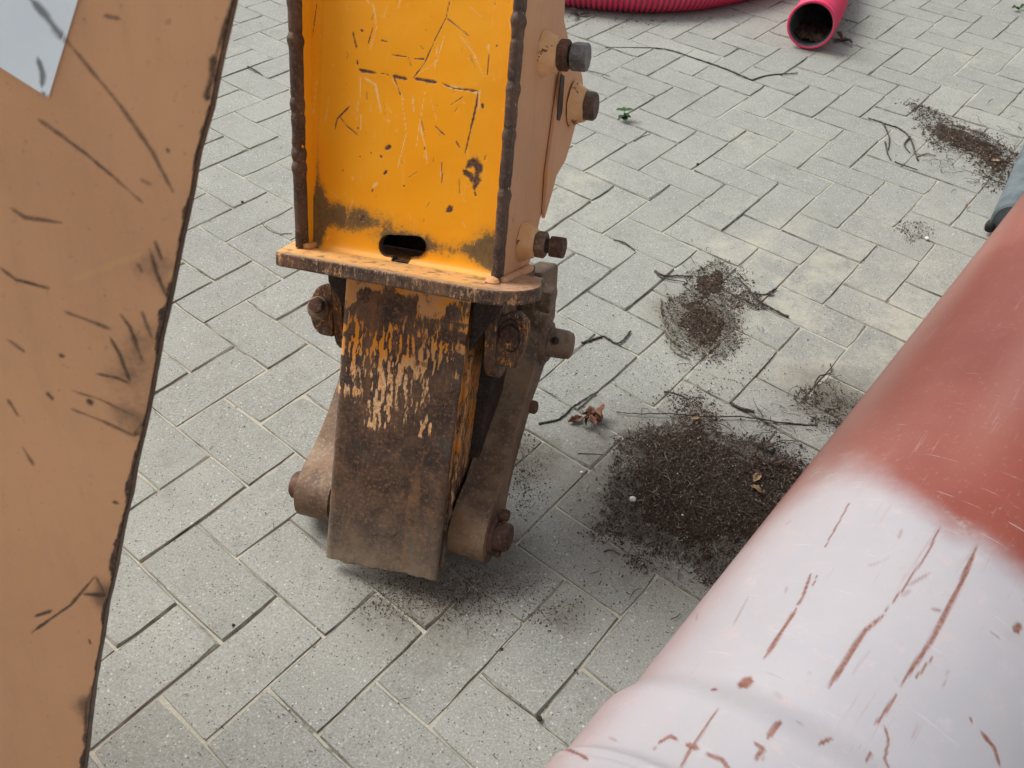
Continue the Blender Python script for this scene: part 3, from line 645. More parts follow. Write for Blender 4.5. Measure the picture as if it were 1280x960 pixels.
lr = cast_link(.180, .240, 1); ll = cast_link(-.092, -.030, -1)
# darker wear ridge along the outer side of the right link
ridge = [(PL[0] + (PU[0] - PL[0]) * t + .020, PL[1] + (PU[1] - PL[1]) * t - .004) for t in np.linspace(.22, .82, 12)]
tube('rib', [(.2325, y, z) for y, z in ridge], [.007] * 12, M['cast'], arm, 8, .05)
def pin_set(x, sgn, c, r, ln, collar):
    lathe('collar', [(0, collar), (.003, collar), (.006, collar * .9), (.008, collar * .86)], (x, c[0], c[1]), (sgn, 0, 0), M['pin'], arm, 40, .0008)
    return lathe('pin', [(-.02, r), (ln - .006, r), (ln - .002, r * .93), (ln, r * .8)], (x, c[0], c[1]), (sgn, 0, 0), M['pin'], arm, 36, .0009, 45)
pin_set(.2385, 1, PL, .0225, .031, .032)
lathe('collar_bolt', [(0, .0095), (.012, .0095), (.014, .006)], (.246, PL[0] + .012, PL[1] + .031), (1, 0, 0), M['pin'], arm, 14, .001)
lathe('collar_bolt', [(0, .0075), (.010, .0075), (.012, .004)], (.246, PL[0] - .004, PL[1] - .028), (1, 0, 0), M['pin'], arm, 14, .001)
lathe('pin', [(-.02, .0235), (.022, .0235), (.026, .021), (.028, .017)], (-.092, PL[0], PL[1]), (-1, 0, 0), M['pin'], arm, 36, .0009, 45)
lathe('collar', [(0, .042), (.004, .041), (.006, .034), (.0095, .033)], (.239, PU[0], PU[1]), (1, 0, 0), M['cast'], arm, 40, .0008)
up = lathe('pin', [(0, .0255), (.032, .0245), (.040, .022), (.042, .018)], (.245, PU[0], PU[1]), (1, 0, 0), M['cast'], arm, 36, .0008, 45)
lathe('split_pin', [(-.001, .0068), (.003, .0066), (.004, .005)], (.262, PU[0] - .022, PU[1] + .010), (0, -1, .35), M['darksteel'], up, 16, .0004)
lathe('pin', [(0, .024), (.02, .024)], (-.092, PU[0], PU[1]), (-1, 0, 0), M['cast'], arm, 24)
# small stop bolt behind the right link and the rough casting at the top
p = arm_at(662, 508, 0, .236); lathe('stop_bolt', [(-.03, .012), (.010, .012), (.013, .010)], p, (1, 0, 0), M['pin'], arm, 20, .0008)
p = arm_at(683, 372, 0, .248); hexhead('upper_nut', p - np.array([.01, 0, 0]), (1, 0, -.1), .0235, .022, M['cast'], arm, .4)
lathe('upper_washer', [(-.02, .030), (.004, .030), (.006, .024)], p - np.array([.016, 0, 0]), (1, 0, -.1), M['cast'], arm, 28, .002)
prism('cheek', [(.20, .469), (.31, .469), (.335, .37), (.30, .33), (.22, .37)], 0, .196, .232, M['cast'], arm, .006)
# hanging ears with their keeper plates and bolts
ear = [(.030, .4685), (.125, .4685), (.13, .40)] + [(.088 + .042 * math.cos(t), .368 + .042 * math.sin(t)) for t in np.linspace(0, -math.pi, 10)] + [(.036, .42)]
def shift(prof, dy, dz): return [(y + dy, z + dz) for y, z in prof]
e1 = prism('ear', shift(ear, -.006, -.004), 0, .2010, .2190, M['lug'], arm, .002)
e2 = prism('ear', shift(ear, .0, -.010), 0, -.050, -.034, M['lug'], arm, .002)
kp = [(.2145, .432)] + [(.2385 + .0225 * math.cos(t), .412 + .022 * math.sin(t)) for t in np.linspace(math.pi * .9, 0, 9)] + [(.258, .378), (.250, .352), (.222, .350), (.2145, .36)]
prism('keeper_plate', kp, 1, .045, .064, M['lug'], arm, .003)
rim = [(.2375 + .0165 * math.cos(t), .044, .398 + .0245 * math.sin(t)) for t in np.linspace(0, 2 * math.pi, 30)]
tube('keeper_rim', rim, [.0022] * 30, M['lug'], arm, 6, .1)
hexhead('bolt_head', (.238, .0455, .402), (0, -1, .12), .0135, .011, M['pin'], arm, .3)
kl = [(-.052 - .0, .425)] + [(-.066 + .024 * math.cos(t), .385 + .040 * math.sin(t)) for t in np.linspace(math.pi / 2, math.pi * 1.5, 14)] + [(-.048, .345)]
prism('keeper_plate', kl, 1, .040, .060, M['lug'], arm, .003)
lathe('bolt_washer', [(0, .019), (.008, .0185), (.010, .016)], (-.071, .040, .388), (0, -1, .1), M['cast'], arm, 24, .0008)
hexhead('bolt_head', (-.069, .031, .395), (0, -1, .12), .0125, .011, M['pin'], arm, .1)

# ------------------------------------------------------------------ near panel on the left
n_p = np.array([.08, -.95, .30]); n_p /= np.linalg.norm(n_p)
P0 = CAM + ray(200, 480) * .62
exp_ = np.array([0, 0, 1.0]) - n_p[2] * n_p; exp_ /= np.linalg.norm(exp_); exx = np.cross(exp_, n_p); exx = -exx if exx[0] < 0 else exx
def panel_at(u, v):
    d = ray(u, v); X_ = CAM + d * (((P0 - CAM) @ n_p) / (d @ n_p)) - P0; return np.array([X_ @ exx, X_ @ exp_])
base_drop = P0[2] / exp_[2]
prt = empty('steel_panel'); mw = np.eye(4); mw[:3, 0] = exx; mw[:3, 1] = np.cross(exp_, exx); mw[:3, 2] = exp_; mw[:3, 3] = P0 - exp_ * base_drop
prt.matrix_world = Matrix(mw.tolist()); tag(prt, 'big flat tan painted steel panel with scratches and a pale sticker, filling the left side', 'steel panel')
sgn = 1 if np.cross(exp_, exx) @ n_p > 0 else -1
edge_px = [(300, -40), (291, 0), (283, 40), (276, 68), (262, 140), (247, 190), (237, 245), (224, 310), (212, 370), (199, 430), (190, 480), (180, 530), (169, 580), (161, 625), (153, 655), (143, 715), (131, 765), (126, 800), (116, 860), (110, 910), (104, 965), (98, 1010)]
ep = np.array([panel_at(*q) for q in edge_px]); ep[:, 1] += base_drop; order = np.argsort(ep[:, 1]); ez = ep[order, 1]; exv = ep[order, 0]
nz_, nx_ = 860, 400; zs = np.concatenate([np.linspace(.004, ez[0] - .01, 20), np.linspace(ez[0] - .005, ez[-1], nz_ - 40), np.linspace(ez[-1] + .005, ez[-1] + .5, 20)])
right = np.interp(zs, ez, exv); sl_lo = (exv[1] - exv[0]) / (ez[1] - ez[0]); right = np.where(zs < ez[0], exv[0] + sl_lo * .6 * (zs - ez[0]), right); right = np.where(zs > ez[-1], exv[-1] + (zs - ez[-1]) * .2, right)
rg = vnoise(np.column_stack([zs, zs * 0]), 60, 5, 3); right = right + (rg - .5) * .0008
tt = np.concatenate([np.linspace(-1.1, -.40, 16)[:-1], np.linspace(-.40, 0, nx_ - 15)])
Zg, Tg = np.meshgrid(zs, tt, indexing='ij'); Rg = np.repeat(right[:, None], nx_, 1)
V = np.column_stack([(Rg + Tg).ravel(), np.zeros(Zg.size), Zg.ravel()])
V[:, 1] = -sgn * .0012 * (vnoise(V[:, [0, 2]], 5, 2, 2))
pan = grid_mesh('panel_sheet', V, nz_, nx_, M['panel'], prt)
bm = bmesh.new(); bm.from_mesh(pan.data); bmesh.ops.recalc_face_normals(bm, faces=bm.faces)
if sum(f.normal.y for f in list(bm.faces)[:500]) * sgn < 0: bmesh.ops.reverse_faces(bm, faces=bm.faces)
bm.to_mesh(pan.data); bm.free()
pan.data.materials.append(M['edge'])
so = pan.modifiers.new('thick', 'SOLIDIFY'); so.thickness = .010; so.offset = -1; so.material_offset_rim = 1
PP = V[:, [0, 2]]
def pp(pts): return [tuple(panel_at(u, v) + np.array([0, base_drop])) for u, v in pts]
pxp = .62 / F; chip = np.zeros(len(PP)); prim = np.zeros(len(PP)); grm = np.zeros(len(PP))
pd = [([(40, 0), (60, 22), (82, 50)], 7, .5), ([(82, 50), (150, 132), (190, 190), (216, 240)], 3.2, .5), ([(48, 150), (90, 180)], 3, .8), ([(82, 174), (110, 195), (142, 222)], 6, .6), ([(142, 222), (178, 254)], 2.2, 1), ([(14, 261), (30, 272), (76, 279)], 4, .9), ([(0, 335), (20, 350), (60, 361)], 6, .7), ([(80, 390), (138, 412)], 3, 1.1),
 ([(187, 312), (195, 340), (207, 370)], 5, .6), ([(193, 302), (202, 325)], 5, .6), ([(150, 393), (162, 410), (172, 432)], 5, .7), ([(177, 390), (190, 424)], 3, .8), ([(137, 422), (150, 445), (162, 477)], 6, .6), ([(121, 468), (145, 473), (162, 480)], 6, .7), ([(90, 489), (125, 500), (166, 520)], 4, .8), ([(90, 512), (130, 528), (168, 546)], 4, .7), ([(28, 559), (42, 582)], 3, 1),
 ([(40, 791), (62, 775), (88, 757), (118, 722)], 6, .4), ([(44, 771), (64, 764)], 8, .6), ([(104, 743), (132, 745)], 9, .6), ([(58, 491), (66, 500)], 5, .8), ([(74, 444), (80, 446)], 6, .4), ([(10, 425), (31, 441)], 3, .8), ([(110, 500), (114, 506)], 9, .5), ([(208, 186), (211, 191)], 6, .4), ([(130, 20), (150, 24)], 3, 1), ([(10, 500), (22, 520)], 4, 1), ([(120, 722), (132, 745)], 3, .6), ([(165, 420), (178, 452)], 4, .8), ([(141, 628), (148, 630)], 7, .8), ([(111, 800), (113, 806)], 5, .8),
 ([(300, -30), (271, 66), (266, 100)], 5, .9), ([(262, 105), (258, 125)], 8, .9), ([(268, 70), (262, 112)], 9, .9), ([(156, 700), (140, 740), (130, 800)], 7, 1), ([(120, 850), (108, 880), (106, 940)], 9, 1.1), ([(180, 530), (168, 545)], 9, .7)]
for k, (pts, wd, br) in enumerate(pd): chip = np.maximum(chip, (.95 if wd > 4 else .75) * stroke(PP, pp(pts), max(wd * pxp * .6, .0021), k + 100, br, .7, True, .9))
for k, (pts, wd, br) in enumerate(pd): grm += .10 * stroke(PP, pp(pts), max(wd, 4) * pxp * 3.2, k + 700, .9, 1.6, True, .8)
r3 = np.random.default_rng(5)
for k in range(8):            # small nicks and hairline scratches all over the sheet
    u, v = r3.uniform(0, 270), r3.uniform(0, 960); a = r3.normal(.95, .5); L_ = r3.exponential(9) + 3
    if r3.random() < .75: u, v = r3.normal(150, 30), r3.normal(450, 60)
    q = stroke(PP, pp([(u, v), (u + L_ * math.cos(a), v + L_ * math.sin(a))]), r3.uniform(.0014, .0024), k + 900, .8, .8, True, 1.0) * r3.uniform(.25, .9)
    if r3.random() < .7: chip = np.maximum(chip, q)
    else: prim = np.maximum(prim, q * .6)
ed = -Tg.ravel(); en = vnoise(PP, 55, 77, 4); e2n = vnoise(PP, 12, 79, 2)
chip = np.maximum(chip, np.clip((.0006 + .0050 * np.clip(en * e2n * 2.6 - .55, 0, 1) - ed) / .0006 + .5, 0, 1))
grm += .38 * np.exp(-ed / .02) * (.4 + .9 * e2n)
for pts, wd in (([(90, 350), (175, 318)], 5), ([(20, 735), (48, 690), (45, 690)], 5), ([(236, 205), (240, 212)], 6), ([(213, 340), (214, 352)], 5), ([(172, 540), (176, 535)], 8), ([(176, 690), (140, 735)], 3)): prim = np.maximum(prim, .6 * stroke(PP, pp(pts), wd * pxp, 7, 1, .8))
for (u, v, r, a) in ((165, 455, 46, .42), (150, 515, 34, .36), (175, 330, 26, .35), (60, 150, 24, .3), (128, 745, 26, .4), (110, 885, 26, .5), (20, 90, 40, .15), (40, 430, 60, .12)):
    c_ = panel_at(u, v) + np.array([0, base_drop]); grm += a * np.exp(-((PP[:, 0] - c_[0]) ** 2 + (PP[:, 1] - c_[1]) ** 2) / (r * pxp) ** 2)
rim_v = []
for q, z in enumerate(zs):
    for c_ in (0, 1, 2, 3): rim_v.append((right[q] + .0004 + (.0003 if c_ in (1, 2) else 0), sgn * (.0004, -.001, -.011, -.012)[c_], z))
grid_mesh('cut_edge', np.array(rim_v), len(zs), 4, M['edge'], prt)
set_attr(pan, 'chip', chip); set_attr(pan, 'primer', prim); set_attr(pan, 'grime', grm)
# sticker corner
def make_sticker():
    n = NM('pale_reflective_film'); c = n.mix(n.step(n.noise(12, 4, .6), .35, .7), (.74, .80, .86), (.82, .86, .90)); c = n.mix(n.attr('chip'), c, (.06, .06, .055)); c = n.mix(n.attr('grime'), c, (.80, .83, .85))
    return n.out(c, .35, 0, n.bump(n.noise(60, 3, .6), .1, .001), .5)
M['sticker'] = make_sticker()
A_, B_, C_ = [panel_at(u, v) + np.array([0, base_drop]) for u, v in ((61, 122), (99, -4), (-2, 82))]
ns = 150; ua = np.linspace(0, 1, ns); UA, VA = np.meshgrid(ua, ua, indexing='ij'); UA = UA.ravel(); VA = VA.ravel()
SP = A_ + np.outer(UA, (B_ - A_)) * 1.6 + np.outer(VA, (C_ - A_)) * 1.6
stk = grid_mesh('sticker', np.column_stack([SP[:, 0], np.full(len(SP), sgn * .0006), SP[:, 1]]), ns, ns, M['sticker'], prt, smooth=False)
stc = np.zeros(len(SP))
for k, (pts, wd, br) in enumerate([([(40, 0), (60, 22), (82, 52)], 7, .4), ([(28, -25), (40, 0)], 5, .5), ([(48, 73), (54, 90), (53, 108)], 4.5, .8), ([(60, 122), (54, 116)], 6, .6)]): stc = np.maximum(stc, .8 * stroke(SP, pp(pts), wd * pxp, k + 300, br, .7))
set_attr(stk, 'chip', stc); set_attr(stk, 'grime', np.clip(1 - np.abs(UA * 0 + VA - .035) / .012, 0, 1) * .9)
so = stk.modifiers.new('thick', 'SOLIDIFY'); so.thickness = .0004; so.offset = 0
# rear stiffener that holds the sheet up
bx = [(-.75, -sgn * .012), (-.35, -sgn * .012), (-.35, -sgn * .022), (-.65, -sgn * .022), (-.65, -sgn * .3), (-.75, -sgn * .3)]
prism('stiffener', bx, 2, .0, ez[-1] + .3, M['panel'], prt, .001)

# ------------------------------------------------------------------ red drain pipe
PD = np.array([.6216652, .7831583, .0139815]); PD /= np.linalg.norm(PD); PP0 = np.array([.8572938, 1.0, .240]); PR = .220
def pipe_hit(u, v, r=PR):
    D = ray(u, v); D = D / np.linalg.norm(D); w_ = CAM - PP0; a = D - D @ PD * PD; b = w_ - w_ @ PD * PD
    A = a @ a; B = a @ b; C = b @ b - r * r; t = (-B - math.sqrt(max(B * B - A * C, 0))) / A; X_ = CAM + D * t - PP0; return X_
e1_ = np.cross(PD, [0, 0, 1]); e1_ /= np.linalg.norm(e1_); e2_ = np.cross(e1_, PD)        # e1 to the right, e2 up
def pipe_uv(u, v):
    X_ = pipe_hit(u, v); s_ = X_ @ PD; th = math.atan2(X_ @ e2_, X_ @ e1_); return (s_, th * PR)
s_ax = np.concatenate([np.linspace(-1.45, -1.18, 14)[:-1], np.linspace(-1.18, -.40, 440), np.linspace(-.40, 3.4, 90)[1:]])
def prof_r(s):
    sm = lambda a, b: np.clip((s - a) / (b - a), 0, 1) ** 2 * (3 - 2 * np.clip((s - a) / (b - a), 0, 1))
    r = PR * (1 + .058 * (1 - sm(-.912, -.868)))
    r += PR * .028 * np.exp(-((s + .993) / .007) ** 2) + PR * .022 * (1 - sm(-1.003, -.996))
    return r
ths = np.concatenate([np.linspace(-1.9, .2, 40)[:-1], np.linspace(.2, 3.6, 420)[:-1], np.linspace(3.6, 2 * math.pi - 1.9, 30)[:-1]])
TH, SA = np.meshgrid(ths, s_ax, indexing='ij'); TH = TH.ravel(); SA = SA.ravel(); RR = prof_r(SA) * (1 + .0015 * (vnoise(np.column_stack([TH, SA * 3]), 1.3, 3, 2) - .5))
Vp = np.outer(RR * np.cos(TH), e1_) + np.outer(RR * np.sin(TH), e2_) + np.outer(SA, PD)
pr_ = empty('drain_pipe', tuple(PP0 + PD * -1.0 - np.array([0, 0, 0]))); pr_.location = (PP0[0], PP0[1], 0)
tag(pr_, 'large red brown plastic drain pipe with chalky white bloom and brown scrapes, lying lower right', 'drain pipe')
def make_pipe():
    n = NM('red_brown_plastic'); big = n.noise(5, 4, .6); f = n.noise(280, 3, .6); md = n.noise(28, 5, .7)
    red = n.mix(n.step(big, .3, .7), (.20, .042, .026), (.235, .055, .034)); red = n.mix(n.step(n.noise(3, 5, .65, n.map(loc=(7, 0, 0))), .5, .72, 0, .30), red, (.33, .12, .09))
    ch = n.attr('chalk'); cm = n.step(n.math('ADD', ch, n.math('MULTIPLY', n.math('SUBTRACT', md, .5), .32)), .12, .92)
    white = n.mix(n.step(big, .35, .65), (.39, .37, .39), (.355, .345, .37)); white = n.mix(n.step(md, .55, .75, 0, .22), white, (.58, .50, .50))
    c = n.mix(cm, red, white); c = n.mix(n.math('MULTIPLY', n.attr('painted_sheen'), .40), c, (.42, .25, .21))
    sm_ = n.attr('smudge'); c = n.mix(n.math('MULTIPLY', sm_, n.step(n.noise(90, 4, .7), .42, .6)), c, (.36, .33, .30))
    sc = n.attr('scrape'); c = n.mix(sc, c, n.mix(n.step(f, .4, .6), (.17, .07, .05), (.23, .11, .085)))
    ax = n.map(rot=(0, 0, .6709), scale=(1, 1, 1)); ln = n.noise(1, 4, .6, n.map(scale=(260, 9, 260), vec=ax)); cr = n.noise(1, 4, .65, n.map(scale=(16, 330, 16), vec=ax))
    c = n.mix(n.math('MULTIPLY', n.step(ln, .60, .70, 0, .5), n.step(n.noise(7, 3, .6), .5, .62)), c, (.33, .20, .18)); c = n.mix(n.step(cr, .66, .72, 0, .4), c, (.58, .53, .53))
    c = n.mix(n.step(n.noise(150, 4, .8), .58, .70, 0, .35), c, (.36, .30, .29)); c = n.mix(n.math('MULTIPLY', n.step(n.noise(34, 6, .8, n.map(loc=(2, 2, 9))), .56, .66, 0, .4), cm), c, (.50, .37, .36))
    b = n.bump(n.math('SUBTRACT', n.math('MULTIPLY', f, .12), sc), .25, .001); b = n.bump(n.noise(12, 2, .5), .10, .004, b)
    return n.out(c, n.mix(cm, (.36, .36, .36), (.50, .50, .50)), 0, b, .5)
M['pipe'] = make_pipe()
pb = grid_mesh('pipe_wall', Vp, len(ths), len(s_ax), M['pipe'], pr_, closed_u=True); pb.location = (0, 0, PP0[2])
so = pb.modifiers.new('thick', 'SOLIDIFY'); so.thickness = .008; so.offset = -1
bm = bmesh.new(); bm.from_mesh(pb.data); bmesh.ops.recalc_face_normals(bm, faces=bm.faces); bm.to_mesh(pb.data); bm.free()
QP = np.column_stack([SA, TH * PR]); sc = np.zeros(len(QP)); px_ = 1.0 / F
fine_ = (SA < -.4) & (TH > 0) & (TH < 3.7); Qf = QP[fine_]; scf = np.zeros(len(Qf)); smf = np.zeros(len(Qf))
ps = [([(1177, 655), (1160, 690), (1130, 735), (1106, 765)], 4, .6), ([(1106, 768), (1082, 788), (1066, 812), (1050, 838), (1035, 860)], 9, .6), ([(1222, 680), (1202, 728), (1165, 800), (1125, 858)], 8, .35), ([(1121, 868), (1108, 888), (1093, 908)], 5, .7), ([(1014, 716), (1004, 745), (996, 758)], 5, .7), ([(996, 760), (980, 785), (955, 824)], 7, .6),
 ([(938, 847), (926, 861)], 17, .2), ([(1062, 628), (1050, 650), (1031, 684)], 4, 1), ([(903, 897), (885, 925), (868, 950), (855, 975)], 6, .5), ([(829, 943), (845, 933), (853, 938)], 7, .5), ([(863, 943), (878, 949)], 7, .3), ([(886, 954), (906, 962), (915, 975)], 7, .4), ([(945, 940), (955, 948), (945, 962)], 8, .5), ([(977, 910), (960, 935)], 6, 1.1),
 ([(1105, 906), (1111, 925), (1106, 950), (1112, 965)], 5, .6), ([(1226, 915), (1243, 935), (1250, 958)], 8, .9), ([(1090, 940), (1080, 955)], 4, .8), ([(711, 955), (740, 962), (750, 970)], 6, .4), ([(768, 851), (778, 846)], 9, .5), ([(894, 869), (899, 871)], 9, .2), ([(790, 850), (775, 868)], 2.5, 1), ([(1167, 820), (1145, 848)], 2.5, 1), ([(1212, 896), (1216, 905)], 3, .8), ([(1040, 925), (1020, 940)], 3, 1),
 ([(1268, 790), (1276, 780)], 10, 1.1), ([(890, 640), (870, 665)], 2, 1), ([(1015, 735), (1022, 718)], 2.5, 1)]
for k, (pts, wd, br) in enumerate(ps): scf = np.maximum(scf, stroke(Qf, [pipe_uv(*q) for q in pts], wd * px_ * (.56 if len(pts) > 2 else .7), k + 500, br * .7, .32, True, .12, 28))
for pts, wd in (([(775, 847), (815, 851), (855, 857), (895, 870), (925, 884), (965, 910)], 7), ([(1010, 590), (1060, 605), (1075, 630)], 14), ([(1195, 650), (1215, 668)], 14), ([(985, 640), (1040, 612), (1090, 618)], 9), ([(905, 880), (950, 905)], 5), ([(1260, 800), (1280, 780)], 10), ([(1200, 760), (1120, 850)], 3), ([(850, 858), (870, 862)], 10)): smf = np.maximum(smf, .5 * stroke(Qf, [pipe_uv(*q) for q in pts], wd * px_, 3, 1.1, .8))
r5 = np.random.default_rng(9)
for k in range(80):
    u, v = r5.uniform(760, 1290), r5.uniform(600, 960); a = r5.choice([r5.normal(2.15, .25), r5.normal(.5, .3)]); L_ = r5.exponential(12) + 3; p0_ = (u, v); p1_ = (u + L_ * math.cos(a), v + L_ * math.sin(a))
    q = stroke(Qf, [pipe_uv(*p0_), pipe_uv(*p1_)], r5.uniform(1.6, 3.2) * px_, k + 1700, .8, .8, True, .4, 28)
    if r5.random() < .45: scf = np.maximum(scf, q * r5.uniform(.15, .7))
    else: smf = np.maximum(smf, q * r5.uniform(.2, .6))
for k, (pts, wd, br) in enumerate(ps): smf = np.maximum(smf, .30 * stroke(Qf, [pipe_uv(*q) for q in pts], max(wd, 5) * px_ * 3, k + 1900, .9, 1.5, True, .5, 28))
sc[fine_] = scf; sm0 = np.zeros(len(QP)); sm0[fine_] = smf
set_attr(pb, 'scrape', sc); set_attr(pb, 'smudge', sm0)
sd2 = np.clip((TH - 2.05) / .7, 0, 1)
bnd = -.594 + .075 * np.clip((TH - 1.72) / .65, 0, 1) - .02 * np.clip((1.6 - TH) / .5, 0, 1) + .018 * (vnoise(QP, 12, 5, 3) - .5)
ck = np.clip((bnd - SA) / (.075 + .20 * sd2) + .5, 0, 1) * (1 - .42 * np.clip((TH - 2.35) / .55, 0, 1))
set_attr(pb, 'chalk', ck)
sheen = .65 * np.exp(-((TH - 2.72) / .20) ** 2) + .60 * np.exp(-((TH - 1.80) / .13) ** 2) * np.clip((SA + .56) / .2, 0, 1) + .35 * np.exp(-((TH - 2.35) / .35) ** 2) * np.exp(-((SA + .5) / .12) ** 2)  # reflection streaks along the pipe wall, painted in as paler bands
set_attr(pb, 'painted_sheen', sheen)

# blue grey pipe lying behind it
gd = np.array([.52096, .85358, 0]); gn = np.array([.85334, -.52081, .0236]); gn /= np.linalg.norm(gn)
gr_ = .05; base = ground(1229, 292)
tq = ((gn @ (CAM - base)) + gr_ - gn[2] * gr_) ; gc = base + np.array([gn[0], gn[1], 0]) * ((gr_ * (1 - gn[2])) / math.hypot(gn[0], gn[1])); gc[2] = gr_
prp = empty('grey_pipe', tuple(gc - np.array([0, 0, gr_]))); tag(prp, 'dark blue grey pipe with a black end, lying behind the red brown pipe at right', 'pipe')
def make_grey():
    n = NM('blue_grey_plastic'); a = n.noise(14, 5, .65); c = n.mix(n.step(a, .35, .7), (.075, .098, .108), (.15, .18, .19)); c = n.mix(n.step(n.noise(60, 4, .7), .6, .72, 0, .7), c, (.035, .04, .04)); return n.out(c, .6, 0, n.bump(a, .2, .003), .4)
M['grey'] = make_grey(); M['black'] = make_rust('black_rubber', (.012, .012, .012), (.02, .02, .019), (.035, .033, .03), .7, 0)
lathe('pipe_wall', [(-.004, gr_ * .9), (0, gr_), (.5, gr_ * 1.003), (1.1, gr_ * .997), (2.6, gr_), (2.6, gr_ * .9), (.02, gr_ * .9)], (0, 0, gr_), gd, M['grey'], prp, 48, .0015)
lathe('end_knob', [(-.014, .006), (-.010, .012), (.008, .013), (.02, .011)], Vector((-.036, .020, .024)), gd, M['black'], prp, 16, .002)

# ------------------------------------------------------------------ pink corrugated hoses
def make_pink():
    n = NM('pink_plastic'); p_ = n.attr('rib'); a = n.noise(9, 4, .6); c = n.mix(n.step(a, .3, .7), (.72, .032, .115), (.78, .055, .15))
    c = n.mix(n.step(n.math('ADD', p_, n.math('MULTIPLY', n.noise(60, 4, .7), .5)), .62, .25, 0, .8), c, (.20, .08, .07)); c = n.mix(n.step(n.noise(40, 4, .7), .6, .75, 0, .5), c, (.45, .30, .28))
    return n.out(c, .5, 0, n.bump(n.noise(90, 3, .6), .2, .001), .4)
M['pink'] = make_pink(); M['inner'] = make_rust('dirty_grey_lining', (.05, .055, .058), (.10, .11, .115), (.17, .18, .18), .55, 0)
def hose(pts, r, pitch, amp, parent, length_n=500):
    S = spline(pts, 400); dl = np.r_[0, np.cumsum(np.linalg.norm(np.diff(S, axis=0), axis=1))]; L = dl[-1]; nn = int(L / pitch * 8); t = np.linspace(0, L, nn); C = np.stack([np.interp(t, dl, S[:, k]) for k in range(3)], 1)
    T = np.gradient(C, axis=0); T /= np.linalg.norm(T, axis=1)[:, None]; A = np.cross(T, [0, 0, 1.0]); A /= np.linalg.norm(A, axis=1)[:, None]; B = np.cross(A, T)
    ph = (t / pitch) % 1; pr = np.clip(.5 + .9 * np.cos(2 * np.pi * ph), 0, 1); rad = r + amp * (pr - 1); seg = 44
    th = np.linspace(0, 2 * np.pi, seg, endpoint=False); V = C[None] + rad[None, :, None] * (np.cos(th)[:, None, None] * A[None] + np.sin(th)[:, None, None] * B[None])
    o = grid_mesh('corrugated_wall', V.reshape(-1, 3), seg, nn, M['pink'], parent, closed_u=True); set_attr(o, 'rib', np.tile(pr, seg)); return o, C, T, A, B
hp1 = empty('corrugated_hose', (0, 0, 0)); hp1.location = (.45, 3.25, 0)
tag(hp1, 'curved stretch of pink corrugated hose at the top edge, left of the open end', 'hose', 'pink corrugated hoses')
loc = np.array([.45, 3.25, 0])
o, *_ = hose([np.array(q) - loc for q in ((-1.6, 4.3, .078), (-.9, 3.75, .078), (-.35, 3.42, .078), (.12, 3.275, .078), (.45, 3.25, .078), (.72, 3.36, .078), (1.0, 3.62, .078), (1.25, 4.05, .078), (1.35, 4.7, .078))], .078, .0185, .006, hp1)
hp2 = empty('corrugated_hose', (.96, 2.99, 0)); tag(hp2, 'pink corrugated hose with its open dark end facing the camera, at the top edge', 'hose', 'pink corrugated hoses')
loc2 = np.array([.96, 2.99, 0]); mouth = np.array([.955, 2.965, .083])
o, C_h, T_h, A_h, B_h = hose([mouth - loc2 + np.array([a, b, c_]) for a, b, c_ in ((0, 0, 0), (.055, .12, 0), (.13, .32, 0), (.22, .62, 0), (.26, 1.0, 0), (.2, 1.5, 0))], .078, .0185, .004, hp2)
mc = C_h[0]; mt = -T_h[0]
seg = 48; th = np.linspace(0, 2 * np.pi, seg, endpoint=False)
def ringpts(r, off): return mc + mt * off + r * (np.cos(th)[:, None] * A_h[0] + np.sin(th)[:, None] * B_h[0])
prof = [(.078, -.01), (.080, .0), (.0805, .006), (.078, .010), (.072, .009), (.069, .004), (.0685, -.01), (.068, -.35), (.04, -.36), (.001, -.36)]
V = np.stack([ringpts(r, q) for r, q in prof], 1).reshape(-1, 3)
o = grid_mesh('hose_mouth', V, seg, len(prof), M['pink'], hp2, closed_u=True); o.data.materials.append(M['inner'])
mi = np.array([1 if all((vi % len(prof)) >= 4 for vi in p_.vertices) else 0 for p_ in o.data.polygons], np.int32); o.data.polygons.foreach_set('material_index', mi)
set_attr(o, 'rib', np.ones(len(V)))
# dirt lying inside the mouth
Vd = []; nd = 26
for i in range(nd):
    for j in range(nd):
        a = (i / (nd - 1) - .5) * .105; d_ = j / (nd - 1) * .16 + .012; base_z = -math.sqrt(max(.067 ** 2 - a * a, 0)); lv = -.050 + .016 * mnoise.noise(Vector((a * 40, d_ * 30, 1))) + .012 * mnoise.noise(Vector((a * 120, d_ * 120, 3)))
        Vd.append(mc - mt * d_ + A_h[0] * a + B_h[0] * max(base_z + .0005, min(lv, 0)))
grid_mesh('hose_dirt', np.array(Vd), nd, nd, M['pin'], hp2)['kind'] = 'stuff'

